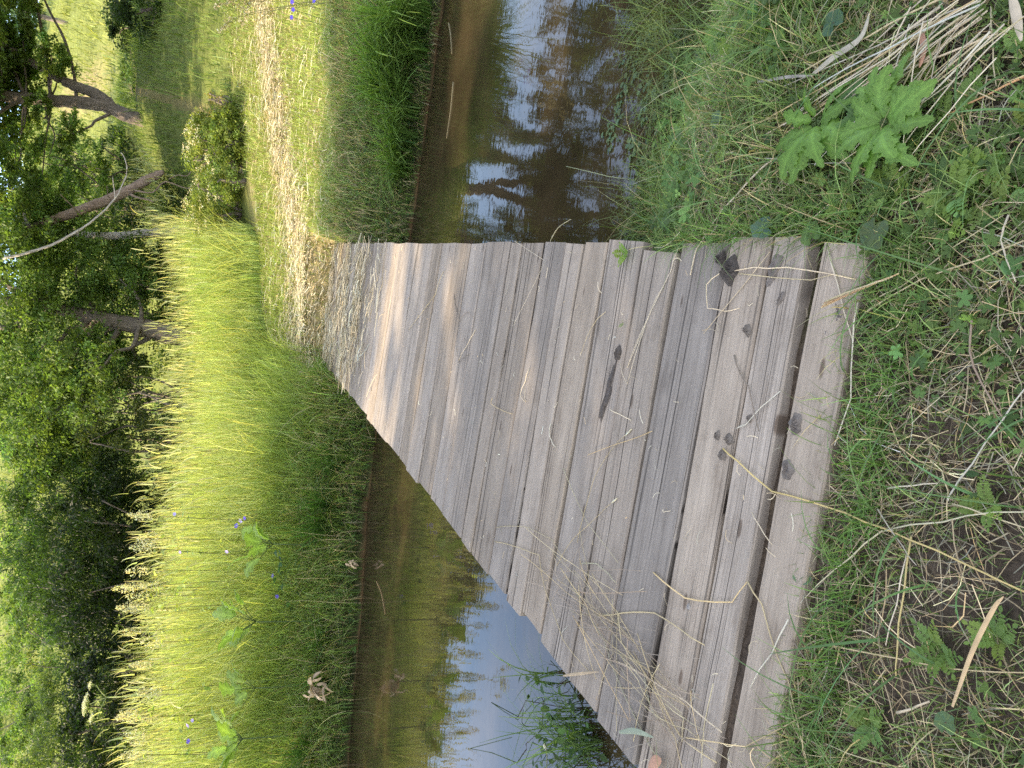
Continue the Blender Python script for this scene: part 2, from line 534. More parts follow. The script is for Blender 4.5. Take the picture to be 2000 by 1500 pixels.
def slope(y):
    return -np.interp(y, [1.4, 1.6, 6.7, 11], [.10, .10, .20, .16])


def gap_pts(y):
    xr = deck_right(y); m = slope(y)
    # left end: solve x = deck_left(yy), yy = y + m (x - xr)
    yy = y
    for _ in range(6):
        xl = deck_left(yy); yy = y + m * (xl - xr)
    return np.array([xr, y]), np.array([xl, yy])


def plank(y0, y1, z, mat, thick=.05, name='plank', ends=(0, 0)):
    (ra, la), (rb, lb) = gap_pts(y0), gap_pts(y1)
    cen = (ra + la + rb + lb) / 4
    ex = (ra + rb) / 2 - (la + lb) / 2; Ln = np.linalg.norm(ex); ex /= Ln; ey = np.array([-ex[1], ex[0]])
    loc = lambda p: np.array([(p - cen) @ ex, (p - cen) @ ey])
    ra, la, rb, lb = map(loc, (ra, la, rb, lb))
    n = 26
    er, el = ends[1], ends[0]
    V = []
    ph = rng.uniform(0, 9, 4)
    cup = rng.uniform(-.004, .004)
    for i in range(n + 1):
        t = i / n
        f = la * (1 - t) + ra * t; b = lb * (1 - t) + rb * t
        if i == 0: f[0] += el + rng.uniform(-.003, .003); b[0] += el + rng.uniform(-.006, .006)
        if i == n: f[0] += er + rng.uniform(-.003, .003); b[0] += er + rng.uniform(-.006, .006)
        x0, x1 = f[0], b[0]
        e0 = f[1] + .0025 * math.sin(x0 * 7 + ph[0]) + rng.normal(0, .0008)
        e1 = b[1] + .0025 * math.sin(x1 * 6 + ph[1]) + rng.normal(0, .0008)
        zz = .003 * math.sin(t * 5 + ph[2])
        ws = [0, 0, .03, .3, .7, .97, 1, 1]
        hs = [-thick, -.006, 0, cup, cup, 0, -.006, -thick]
        for wv, h in zip(ws, hs):
            V.append([x0 * (1 - wv) + x1 * wv, e0 * (1 - wv) + e1 * wv, h + zz])
    k = 8; F = []
    for i in range(n):
        for j in range(k):
            j2 = (j + 1) % k
            F.append([i * k + j, (i + 1) * k + j, (i + 1) * k + j2, i * k + j2])
    F = [[q[0], q[1], q[2]] for q in F] + [[q[0], q[2], q[3]] for q in F]
    for i0 in (0, n * k):
        for j in range(1, k - 1):
            F.append([i0, i0 + j, i0 + j + 1] if i0 == 0 else [i0, i0 + j + 1, i0 + j])
    me = bpy.data.meshes.new(name)
    me.from_pydata([tuple(v) for v in V], [], F); me.materials.append(mat)
    o = link(bpy.data.objects.new(name, me)); o.parent = bridge
    o.location = (cen[0], cen[1] - 6, z)
    o.rotation_euler = (rng.normal(0, .004), rng.normal(0, .0015), math.atan2(ex[1], ex[0]))
    return o


for i in range(len(YR) - 1):
    y0, y1 = YR[i], YR[i + 1]
    if VR[1:2] and i == 1:
        o = plank(y0 - .03, y1 + .03, -.055, M_WOODB, .04)
        o['label'] = 'narrow brown board sunk in the gap between two planks'
        continue
    gp = rng.uniform(.0045, .0085) * (1 + max(0, y0 - 3) * .22) + (.004 if i in (5, 6, 8, 11, 13, 15, 17) else 0)
    ends = [rng.uniform(-.02, .015), rng.uniform(-.006, .006)]
    if i == 0: y0 = y0 - .01; gp = .001; ends = [.06, -.01]
    if i == 5: ends[1] = -.035
    if i in (3, 2): ends[1] = .012
    plank(y0 + gp, y1 - gp, rng.normal(0, .002), M_WOOD, .05, ends=ends)
# bearers under the deck
for t in (-1.35, -.62, .12):
    v = []; a = np.array([t, 1.6]); 
    for s in np.linspace(0, 9.7, 12):
        c = np.array([t + .138 * (1.55 + s), 1.55 + s])
        for dx, dz in ((-.09, -.075), (.09, -.075), (.09, -.27), (-.09, -.27)):
            v.append((c[0] + dx, c[1], dz + rng.normal(0, .004)))
    f = [[i * 4 + j, i * 4 + (j + 1) % 4, (i + 1) * 4 + (j + 1) % 4, (i + 1) * 4 + j] for i in range(11) for j in range(4)] + [[0, 1, 2, 3], [47, 46, 45, 44]]
    mesh_np('beam', np.array(v), np.array(f), M_WOODB, parent=bridge)
# two trestle logs standing in the water
for yy in (4.4, 7.9):
    pts = np.array([[deck_left(yy) + .05, yy, -.36], [deck_right(yy) - .05, yy - .12, -.36]])
    a = Acc(); v, f = tube(smooth_path(pts, 6), .09, 10, .03); a.add(v, f, (.2, .15, .1)); a.build('cross_log', M_BARK, bridge, True)
    for xx in (deck_left(yy) + .25, deck_right(yy) - .25):
        a = Acc(); v, f = tube(np.array([[xx, yy, -.4], [xx, yy, -.7], [xx, yy, -1.2]]), .075, 10, .03); a.add(v, f, (.2, .15, .1)); a.build('post', M_BARK, bridge, True)

# ------------------------------------------------------------------ stalks and straws lying about
STRAW = np.array([.44, .365, .215]); PALE = np.array([.50, .44, .33]); GREYB = np.array([.20, .16, .12]); YEL = np.array([.42, .35, .16]); REDB = np.array([.42, .27, .15])


def surf(px, py, lift):
    p = at(px, py, lift)
    if on_deck(p[0], p[1], .01): return p
    return ground_at(px, py, lift + .03)


def stalk(pts, label, col=STRAW, r=.0022, lift=.006, name='dry_stalk', group=None, head=None, cat='stalk', bow=.0, zs=None):
    P = [surf(x, y, lift + (zs[i] if zs else 0)) for i, (x, y) in enumerate(pts)]
    P = np.array(P)
    out = [P[0]]
    for i in range(len(P) - 1):
        n = max(2, int(np.linalg.norm(P[i + 1] - P[i]) / .06))
        sd = np.cross(P[i + 1] - P[i], [0, 0, 1.])
        bw = rng.normal(0, .018)
        for k in range(1, n + 1):
            t = k / n
            q = P[i] * (1 - t) + P[i + 1] * t + sd * bw * 4 * t * (1 - t)
            q[2] += .004 * math.sin(PI * t) + bow * math.sin(PI * t)
            if not on_deck(q[0], q[1], .01): q[2] = max(q[2], float(gz(q[0], q[1])) + .02)
            else: q[2] = max(q[2], lift * .8)
            out.append(q)
    out = np.array(out)
    r = r * .78
    base = Vector(out[0])
    rr = r * np.linspace(1.05, .7, len(out))
    v, f = tube(out, rr, 6)
    c = rtint(1, col, .12, .05)[0]
    cc = np.clip(c * (1 + .18 * wav(v[:, 0] * 30, v[:, 1] * 30, 1))[:, None], 0, 1)
    a = Acc(); a.add(v - np.array(base), f, cc)
    if head is not None:
        d = out[-1] - out[-3]; d /= np.linalg.norm(d)
        hp = np.array([out[-1] + d * head * t for t in np.linspace(-.1, 1, 9)])
        hr = r * 2.6 * np.sin(np.linspace(.25, PI - .15, 9)) ** .6
        v, f = tube(hp, hr, 7, .12)
        hv = Acc(); hv.add(v - np.array(base), f, rtint(len(v), (.5, .45, .3), .15))
    o = a.build(name, M_STRAW, smooth=True); o.location = base
    tag(o, label, cat, group)
    if head is not None:
        h = hv.build('seed_head', M_STRAW, smooth=True); h.parent = o
    return o


ST = [
    ([(1512, 308), (1440, 380), (1388, 444), (1348, 538)], 'thick pale stalk reaching from the bank over the bridge edge beside the black mud clump', PALE, .0042),
    ([(1544, 316), (1500, 350), (1456, 388)], 'short pale stalk under the hogweed leaves, parallel to the thick stalk', STRAW, .003),
    ([(1326, 482), (1310, 530), (1226, 718)], 'thin long straw running from the notched board end over two boards', PALE, .0016),
    ([(1672, 546), (1616, 534), (1536, 522), (1472, 522), (1406, 534), (1380, 556), (1382, 602), (1416, 608), (1444, 602)], 'straw curling in an open hoop round the black mud clump', PALE, .0024),
    ([(1442, 534), (1512, 542), (1584, 547), (1628, 536)], 'gently bowed straw crossing the boards from the black mud clump', STRAW, .002),
    ([(1504, 492), (1452, 558), (1374, 652)], 'straight straw lying slantwise just beyond the black mud clump', PALE, .002),
    ([(1618, 488), (1636, 554), (1666, 666)], 'long straw passing beneath the raised straw wisp on the end board', PALE, .003),
    ([(1676, 590), (1666, 666), (1662, 778), (1630, 870)], 'kinked straw lying along the grassy rim of the end board', PALE, .0028),
    ([(1638, 852), (1656, 866)], 'tiny straw bit at the tip of the kinked straw', PALE, .002),
    ([(1434, 694), (1446, 730), (1462, 754), (1482, 842)], 'grey brown twig bent over the gap near the loose soil crumbs', GREYB, .003),
    ([(1524, 764), (1456, 830), (1436, 838), (1456, 828)], 'short straw leaning across the grey twig with a hooked end', PALE, .0019),
    ([(1412, 876), (1440, 900), (1508, 960), (1584, 980), (1652, 1002), (1732, 1034), (1832, 1076), (1920, 1118), (2010, 1160)], 'long golden stalk running from the soil crumbs across the end board into the grass', YEL, .0034),
    ([(1724, 1036), (1660, 1090), (1572, 1168)], 'straw branching off the golden stalk toward the end board', STRAW, .0026),
    ([(1728, 1036), (1840, 1020), (2005, 1000)], 'straw running from the golden stalk straight away over the turf', STRAW, .0026),
    ([(1714, 994), (1764, 1068), (1790, 1104)], 'short straw lying across the golden stalk', PALE, .0022),
    ([(1780, 1048), (1766, 1156), (1752, 1280), (1750, 1320)], 'yellow straight straw crossing the bare earth patch', YEL, .003),
    ([(1772, 1080), (1752, 1180), (1730, 1260)], 'pale bent straw beside the yellow straw on bare earth', PALE, .0024),
    ([(1620, 1260), (1752, 1286), (1840, 1304), (2005, 1314)], 'long straw crossing the foot of the yellow straw on bare earth', STRAW, .0024),
    ([(1460, 1136), (1488, 1180), (1540, 1332), (1580, 1505)], 'long curved straw hanging from the sunken board gap into the grass', STRAW, .0028),
    ([(1276, 1118), (1338, 1168), (1430, 1176), (1460, 1136)], 'zigzag folded straw ending at the sunken board', STRAW, .0034),
    ([(1166, 1203), (1200, 1200), (1278, 1197), (1330, 1230), (1376, 1260)], 'thick straw with one elbow lying alone on grey boards', STRAW, .0036),
    ([(1540, 1210), (1508, 1276), (1466, 1342)], 'pale thick straw lying along the broken edge of the end board', PALE, .003),
    ([(1456, 1458), (1530, 1420), (1612, 1378)], 'straw slanting through the grass by the end board corner', STRAW, .0026),
    ([(1336, 1440), (1400, 1450), (1456, 1458)], 'short dull straw on the littered bridge corner', STRAW, .0024),
    ([(1752, 1392), (1780, 1385), (1816, 1370)], 'broad white dry blade by the black mud lump in the turf', PALE, .0042),
    ([(1544, 1244), (1590, 1310), (1640, 1388)], 'thin grey stalk lying in grass beside the long curved straw', GREYB, .002),
    ([(1852, 978), (1856, 966), (1900, 905), (1960, 818), (2005, 755)], 'long straight straw slanting over the clover', PALE, .003),
    ([(1860, 984), (1932, 1008), (2005, 1032)], 'straw forking off the foot of the slanting straw over the clover', STRAW, .0024),
    ([(1734, 954), (1780, 949), (1832, 944)], 'single short straw lying level in the turf below the mud patches', PALE, .0026),
    ([(1840, 920), (1852, 960), (1850, 1016)], 'short upright-lying straw crossing the foot of the slanting straw', STRAW, .0022),
    ([(1468, 1000), (1484, 1028), (1508, 1064)], 'pale straw poking over the sunken board', PALE, .0022),
    ([(1898, 626), (1894, 686), (1916, 746), (1960, 818)], 'brown weathered twig bent through the clover', (.26, .20, .15), .0034),
    ([(1380, 296), (1480, 309), (1580, 320), (1666, 318), (1648, 264)], 'long straw with a sharp elbow under the hogweed', PALE, .0022),
    ([(1610, 138), (1556, 114), (1678, 72), (1736, 86)], 'angled straw arching over the weeds above the dry blade', STRAW, .0026),
    ([(1288, 230), (1310, 248), (1336, 268)], 'pale straw stub at the muddy water edge', PALE, .003),
    ([(1406, 106), (1430, 125), (1452, 148)], 'short straw beside the round coltsfoot leaf', PALE, .0022),
    ([(1564, 300), (1574, 362)], 'stub of straw pointing out beneath the hogweed leaf', PALE, .0024),
    ([(1832, 144), (1890, 170), (1944, 196)], 'straw crossing the bare soil near the dry sheaf', STRAW, .0024),
    ([(1760, 400), (1790, 385), (1824, 368)], 'broken straw on brown litter under the silverweed', STRAW, .003),
    ([(1936, 12), (1940, 90), (1946, 168)], 'straw standing across the end of the dry sheaf', STRAW, .0026),
    ([(1690, 610), (1800, 545), (1920, 505), (2000, 470)], 'long straw sweeping over clover toward the bare soil', STRAW, .0028),
    ([(1700, 590), (1760, 560), (1850, 490), (1960, 420)], 'second sweeping straw over clover, closer to the silverweed', STRAW, .0024),
    ([(2000, 150), (1930, 185), (1850, 225)], 'reddish straw lying over bare brown soil', REDB, .0034),
    ([(1970, 420), (1955, 470), (1984, 550)], 'pale short straw in the clover by the frame edge', PALE, .003),
    ([(1086, 440), (1065, 510), (1002, 637)], 'thin straw lying from the bridge edge over weathered middle boards', PALE, .0015),
    ([(866, 530), (850, 576), (798, 644)], 'straw lying across the sunlit far boards', STRAW, .0026),
    ([(887, 575), (890, 600), (897, 625), (892, 677), (897, 709), (918, 691)], 'dark forked twig on the sunlit far boards', GREYB, .003),
    ([(897, 628), (905, 615), (913, 609), (925, 621)], 'dark side twig touching the forked twig', GREYB, .0022),
    ([(929, 644), (912, 675), (896, 705)], 'pale straw beside the dark forked twig', PALE, .0026),
    ([(1034, 719), (1026, 745), (1016, 772), (1027, 786), (1025, 760)], 'pale pod stalk with a looped tip on the middle boards', PALE, .003),
    ([(962, 777), (959, 789), (1001, 809)], 'T shaped straw scrap on a dark middle board', STRAW, .0024),
    ([(1183, 609), (1155, 640), (1135, 692)], 'thin straw near the green sprig in the board gap', STRAW, .0014),
    ([(1300, 551), (1265, 621), (1225, 718)], 'fine straw joining the long thin straw at its tip', PALE, .0018),
    ([(1261, 635), (1225, 751), (1211, 709)], 'sharply folded straw beside the long black stain', PALE, .0016),
    ([(1191, 800), (1210, 809), (1233, 821)], 'short clean straw by the end of the long black stain', PALE, .0028),
    ([(1076, 828), (1073, 845), (1078, 862), (1085, 873)], 'wriggly white catkin shaped scrap on a middle board', PALE, .0034),
    ([(1274, 842), (1215, 864), (1148, 889)], 'straw crossing the timothy stalk on the middle boards', STRAW, .0018),
    ([(1131, 1101), (1166, 1101), (1190, 1122), (1205, 1140)], 'elbowed straw on the grey boards beyond the single thick straw', STRAW, .0028),
    ([(1100, 915), (1148, 1023), (1207, 1099)], 'long thin straw slanting over three boards', STRAW, .0018),
    ([(970, 1030), (1031, 1030), (1079, 1054), (1105, 1097)], 'arched grey stalk at the rim of the tangled heap', STRAW, .002),
    ([(966, 1058), (1027, 1075), (1053, 1084), (1064, 1150), (1100, 1250), (1150, 1310)], 'long drooping stalk through the tangled heap on the bridge rim', STRAW, .0024),
    ([(1296, 995), (1296, 1000), (1310, 998)], 'white straw chip lying by a board gap', PALE, .0024),
    ([(1316, 784), (1326, 786)], 'white straw fleck on a cracked board', PALE, .002),
    ([(1290, 1490), (1240, 1400), (1180, 1250), (1110, 1130)], 'long grey stalk lying along the bridge rim through the tangled heap', STRAW, .0028),
    ([(1410, 1430), (1340, 1370), (1260, 1320), (1200, 1290)], 'bent pale stalk at the outer end of the tangled heap', PALE, .003),
    ([(1400, 1490), (1330, 1440), (1250, 1300), (1165, 1200)], 'thick stalk sloping out of the littered bridge corner', STRAW, .003),
]
for pts, lab, col, r in ST:
    stalk(pts, lab, col, r)
stalk([(1127, 975 + 85), (1160, 935), (1198, 874), (1222, 850)], 'timothy stalk with a plump seed head lying on the middle boards', STRAW, .0018, head=.05, name='timothy_stalk')
stalk([(1088, 1105), (1122, 1049), (1178, 997), (1195, 982)], 'timothy stalk with its seed head beside the thin slanting straw', STRAW, .0018, head=.045, name='timothy_stalk')
# raised straw wisp
for k in range(5):
    stalk([(1604 + k * 2, 601 - k * 3), (1680 + k * 3, 566 - k * 2), (1756 - k * 6, 540 + k * 3 - 6)], 'raised reddish straw of the wisp lying over the end board', REDB if k % 2 else STRAW, .003, .03 + .006 * k, group='straws of the wisp on the end board')
# dry sheaf on the bank
for k in range(44):
    t = k / 43
    x0, y0_ = 1935 + rng.uniform(-160, 70), -10 + 120 * t * rng.uniform(.4, 1.1)
    x1, y1_ = 1500 + 90 * t + rng.uniform(-60, 220), 185 + 130 * t + rng.uniform(-55, 45)
    stalk([(x0, y0_), ((x0 + x1) / 2 + rng.uniform(-8, 8), (y0_ + y1_) / 2 + rng.uniform(-8, 8)), (x1, y1_)], 'pale dry stalk in the sheaf of stalks fanned out beside the hogweed', PALE if k % 3 else STRAW, rng.uniform(.0013, .0036), rng.uniform(.01, .05), group='stalks of the dry sheaf beside the hogweed')
# tangle on the bridge rim
for k in range(70):
    cx, cy = (1110 + 240 * k / 70 + rng.normal(0, 28), 1110 + 340 * k / 70 + rng.normal(0, 28))
    a = rng.normal(.95, .55); l = rng.uniform(40, 120)
    dx, dy = math.cos(a) * l, math.sin(a) * l
    stalk([(cx - dx, cy - dy), (cx + rng.normal(0, 8), cy + rng.normal(0, 8)), (cx + dx, cy + dy)], 'thin dry stalk in the tangled heap along the bridge rim', STRAW if k % 2 else GREYB * 1.5, rng.uniform(.0011, .0022), rng.uniform(.006, .03), group='stalks of the tangled heap on the bridge rim')

# small litter on the boards (uncountable)
n = 420
yy = 1.5 + 8.5 * rng.random(n) ** 1.3; xx = deck_left(yy) + (deck_right(yy) - deck_left(yy)) * rng.random(n)
P = np.stack([xx, yy, np.full(n, .004)], 1)
L_ = rng.uniform(.012, .06, n)
a = Acc(); a.add(*lying(P, L_, rng.uniform(.001, .0022, n) * (1 + yy * .1), rtint(n, (.42, .36, .25), .4), up=.003, bend=.5))
tag(a.build('straw_litter', M_STRAW), 'fine scattered chaff on the bridge boards', kind='stuff')
# matted hay over the far end of the deck
n = 5500
yy = 7.1 + 4.6 * rng.random(n) ** .75; tt = rng.random(n)
xx = deck_left(yy) + (deck_right(yy) - deck_left(yy)) * tt
keep = rng.random(n) < np.clip((yy - 6.9 - 1.2 * (1 - tt) * (yy < 8.5)) / 1.9, .02, 1)
keep &= rng.random(n) < np.clip(.55 + .9 * wav(xx * 2, yy * 5, 1.5), .12, 1)
xx, yy = xx[keep], yy[keep]; n = len(xx)
P = np.stack([xx, yy, rng.uniform(.006, .03, n)], 1)
az = rng.normal(-.15, .55, n) + PI * (rng.random(n) < .5)
a = Acc(); a.add(*lying(P, rng.uniform(.08, .32, n), rng.uniform(.004, .009, n), rtint(n, (.42, .36, .24), .35), az=az, up=.01))
tag(a.build('hay_litter', M_STRAW), 'matted hay strewn over the far end of the bridge deck', kind='stuff')


# ------------------------------------------------------------------ mud on the boards
def clod(px, py, rx, ry, h, label, mat=M_MUD, name='mud_clod', rot=0.0, nseg=20, rag=.25, lift=0.0, thing=True):
    c = at(px, py, lift); V = [[0, 0, h]]; F = []
    rings = 6
    ph = rng.uniform(0, 9, 6)
    for i in range(1, rings + 1):
        t = i / rings
        for k in range(nseg):
            th = 2 * PI * k / nseg
            q = 1 + rag * (math.sin(2 * th + ph[0]) * .4 + math.sin(3 * th + ph[1]) * .4 + math.sin(5 * th + ph[2]) * .35 + rng.normal(0, .12))
            xx, yy = rx * t * q * math.cos(th), ry * t * q * math.sin(th)
            zz = h * (1 - t ** 2.2) * (1 + rng.normal(0, .28)) - (.004 if i == rings else 0)
            V.append([xx * math.cos(rot) - yy * math.sin(rot), xx * math.sin(rot) + yy * math.cos(rot), zz])
    for k in range(nseg): F.append([0, 1 + k, 1 + (k + 1) % nseg])
    for i in range(rings - 1):
        for k in range(nseg):
            a_, b_ = 1 + i * nseg + k, 1 + i * nseg + (k + 1) % nseg
            F += [[a_, a_ + nseg, b_ + nseg], [a_, b_ + nseg, b_]]
    o = mesh_np(name, np.array(V), np.array(F), mat, smooth=True)
    o.location = Vector(c)
    return tag(o, label, 'mud clod')


clod(1430, 528, .05, .038, .030, 'black wet mud clump near the bridge edge inside the straw hoop', M_BLACK, rot=.1)
clod(1408, 505, .022, .02, .016, 'small black mud lump touching the bigger black clump', M_BLACK)
clod(1461, 645, .024, .014, .014, 'brown mud clod with a dark hole beside a board gap', M_MUD, rot=.3)
clod(1403, 851, .017, .013, .013, 'dark soil crumb topmost of the trio by the golden stalk', M_MUD)
clod(1425, 858, .019, .014, .014, 'dark soil crumb in the middle of the trio by the golden stalk', M_MUD)
clod(1412, 889, .02, .016, .014, 'rounded soil crumb lying under the tip of the golden stalk', M_MUD)
clod(1464, 817, .012, .010, .009, 'little grey soil crumb by the hooked straw', M_MUD)
clod(1556, 828, .033, .030, .012, 'flat dried mud pat on the end board beyond the sunken gap', M_MUD)
clod(1540, 917, .036, .028, .010, 'flat crumbling mud pat on the end board close to the golden stalk', M_MUD, rot=.5)
clod(1526, 582, .012, .026, .007, 'thin dark knot along a board opposite the straw hoop', M_MUD, rot=.9)  # a knot in the wood, modelled as a thin mud patch
clod(1512, 525, .03, .05, .006, 'flattened mud smear near the board ends under the bowed straw', M_MUD, rot=1.2)
clod(1185, 770, .115, .022, .004, 'long black damp stain flaking off a middle board', M_BLACK, name='mud_smear', rot=-.32, nseg=28, rag=.5)
clod(1207, 690, .03, .022, .012, 'dark mud crumb at the tip of the long black stain', M_BLACK)
clod(1638, 612, .03, .02, .003, 'faint mud stain under the raised straw wisp', M_MUD, rag=.6)
clod(1344, 480 + 705, .010, .010, .002, 'pale round dropping splash near the zigzag straw', M_BARKPALE, name='dropping_splash')
clod(1614, 650, .012, .006, .003, 'white dropping splash on the end board', M_BARKPALE, name='dropping_splash')

# ------------------------------------------------------------------ ground cover on this bank
def pts_near(n, x0=-2.6, x1=2.4, y0=.35, y1=3.6, dens=None, off=.012):
    x = rng.uniform(x0, x1, n); y = rng.uniform(y0, y1, n)
    k = ~on_deck(x, y, -off) & (y < near_edge(x) + .05)
    if dens is not None: k &= rng.random(n) < dens(x, y)
    x, y = x[k], y[k]
    return np.stack([x, y, gz(x, y) - .004], 1)


def bare(x, y):
    """bare earth where nothing grows"""
    b = np.zeros_like(x)
    for px, py, r in ((1690, 1190, .15), (1850, 1170, .11), (1880, 120, .10), (1980, 170, .12), (1420, 30, .16), (1800, 1330, .10), (1350, 120, .12), (1740, 760, .05)):
        p = at(px, py, -.04)
        b = np.maximum(b, np.exp(-((x - p[0]) ** 2 + (y - p[1]) ** 2) / r ** 2))
    return b


G1 = lambda x, y: np.clip(.72 + .5 * wav(x, y, 4.5) + .3 * wav(x, y, 11), .2, 1) * (1 - .8 * bare(x, y)) * np.where((x > 1.2) & (y > near_edge(x) - .16), .15, 1)
gr = Acc()
P = pts_near(190000, dens=G1)
n = len(P); dry = rng.random(n) < .20
c0 = rtint(n, (.10, .155, .04), .38); c1 = rtint(n, (.185, .25, .08), .4)
c0[dry] = rtint(dry.sum(), (.32, .26, .14), .3); c1[dry] = rtint(dry.sum(), (.48, .40, .22), .3)
hh = rng.gamma(3.2, .0165, n) * np.clip(1 + .5 * wav(P[:, 0], P[:, 1], 3), .5, 1.6)
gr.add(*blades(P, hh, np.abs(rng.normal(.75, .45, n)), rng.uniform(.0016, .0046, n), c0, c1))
# longer tufts along the board edges and the water edge
ex = []
for k in range(4200):
    if k % 3 == 0:
        t = rng.random(); y_ = 1.3 - .09 * (t * -1.8) + rng.normal(0, .035); x_ = .46 - 1.6 * t
    elif k % 3 == 1:
        y_ = rng.uniform(1.4, 3.2); x_ = deck_right(y_) + abs(rng.normal(.0, .05)) + .01
    else:
        x_ = rng.uniform(.9, 2.0); y_ = near_edge(np.array(x_)) - abs(rng.normal(0, .3))
    if not on_deck(np.array(x_), np.array(y_), -.01): ex.append((x_, float(y_)))
ex = np.array(ex); P = np.stack([ex[:, 0], ex[:, 1], gz(ex[:, 0], ex[:, 1]) - .004], 1); n = len(P)
gr.add(*blades(P, rng.gamma(6, .012, n), np.abs(rng.normal(.7, .4, n)), rng.uniform(.002, .0045, n), rtint(n, (.08, .14, .03), .25), rtint(n, (.13, .24, .05), .25)))
P = pts_near(900); n = len(P)
gr.add(*blades(P, rng.uniform(.08, .24, n), np.abs(rng.normal(1.0, .4, n)), rng.uniform(.004, .008, n), rtint(n, (.08, .15, .05), .25), rtint(n, (.14, .24, .08), .25), 6))
# coarser weeds and long blades on the bank beside the bridge
P = pts_near(9000, .75, 2.4, 1.7, 3.5, dens=lambda x, y: np.clip(.5 + .8 * wav(x, y, 4), .05, 1)); n = len(P); dry = rng.random(n) < .3
c0 = rtint(n, (.08, .13, .03), .35); c1 = rtint(n, (.18, .27, .07), .35); c1[dry] = rtint(dry.sum(), (.46, .38, .22), .3)
gr.add(*blades(P, rng.gamma(4, .035, n), np.abs(rng.normal(.9, .5, n)), rng.uniform(.002, .006, n), c0, c1))
tag(gr.build('short_grass', M_GRASS), 'short trampled green grass on this bank round the bridge end', kind='stuff')
# thatch
P = pts_near(40000, dens=lambda x, y: np.clip(.55 + .5 * wav(x, y, 6), .2, 1)); n = len(P); P[:, 2] += rng.uniform(.004, .03, n)
a = Acc(); a.add(*lying(P, rng.uniform(.03, .20, n), rng.uniform(.0009, .0024, n), rtint(n, (.29, .235, .145), .5), up=.006))
tag(a.build('dead_thatch', M_STRAW), 'dead brown grass litter between the green blades', kind='stuff')

# leaf templates ------------------------------------------------------------
def clover_t():
    V, F = [], []
    for k in range(3):
        th = k * 2 * PI / 3
        o = len(V); pr = [(.06, 0, .0), (.35, .34, .05), (.72, .42, .06), (1.0, .2, .02), (.93, 0, .0), (1.0, -.2, .02), (.72, -.42, .06), (.35, -.34, .05)]
        for x, y, z in pr: V.append((x * math.cos(th) - y * math.sin(th), x * math.sin(th) + y * math.cos(th), z))
        for j in range(1, 7): F.append((o, o + j, o + j + 1))
    # petiole
    o = len(V); V += [(.03, 0, 0), (-.03, 0, 0), (0, .03, -2.2), (0, -.03, -2.2)]; F += [(o, o + 1, o + 2), (o + 1, o + 2, o + 3)]
    return np.array(V), np.array(F)


def frond_t(pairs=7, lw=.3):
    V, F = [], []
    def leaflet(x, z, ang, L, W):
        o = len(V)
        ca, sa = math.cos(ang), math.sin(ang)
        for u, v, h in ((0, 0, 0), (.3, .8, .06), (.55, 1, .08), (.8, .7, .05), (1, 0, .0), (.8, -.7, .05), (.55, -1, .08), (.3, -.8, .06), (.5, 0, .0)):
            a, b = u * L, v * W
            V.append((x + a * ca - b * sa, a * sa + b * ca, z + h * L - .25 * abs(a * sa) ** 2))
        for j in range(8): F.append((o + 8, o + j, o + (j + 1) % 8))
    for i in range(pairs):
        t = (i + .6) / (pairs + .3); z = .32 * math.sin(t * 2.4) - .05
        L = .30 * math.sin(PI * (.18 + .72 * t)) + .05
        for s in (-1, 1): leaflet(t, z, s * 1.12, L, L * lw)
    leaflet(1.0, .2, 0, .26, .26 * lw)
    o = len(V)
    for i in range(6):
        t = i / 5; z = .32 * math.sin(t * 2.4) - .05
        V += [(t, .012, z), (t, -.012, z)]
    for i in range(5): F += [(o + 2 * i, o + 2 * i + 1, o + 2 * i + 3), (o + 2 * i, o + 2 * i + 3, o + 2 * i + 2)]
    return np.array(V), np.array(F)


def lobed_t(lobes=5, deep=.55, n=60):
    V = [(0, 0, 0)]; F = []
    for k in range(n + 1):
        th = -2.5 + 5.0 * k / n
        q = (1 - deep) + deep * abs(math.cos(th * lobes / 5 * PI / 1.0)) ** .7
        q *= (1 - .10 * (k % 2)) * (1 - .22 * (abs(th) / 2.5) ** 2)
        V.append((q * math.cos(th), q * math.sin(th), .12 * q * q * math.cos(3 * th) * .4 + .05 * q))
    for k in range(n): F.append((0, k + 1, k + 2))
    o = len(V); V += [(.03, .02, 0), (.03, -.02, 0), (-1.2, .02, -.9), (-1.2, -.02, -.9)]; F += [(o, o + 1, o + 2), (o + 1, o + 2, o + 3)]
    return np.array(V), np.array(F)


def put(T, n, dens, sc, base, hgt, name, label, tilt=.3, mat=M_LEAF):
    P = pts_near(n, dens=dens, off=-.005); n = len(P)
    P[:, 2] += rng.uniform(hgt[0], hgt[1], n)
    a = Acc(); a.add(*scatter(T[0], T[1], P, rng.uniform(0, 2 * PI, n), rng.normal(-.05, tilt, n), rng.normal(0, tilt, n), rng.uniform(sc[0], sc[1], n), rtint(n, base, .28, .07)))
    tag(a.build(name, mat), label, kind='stuff')


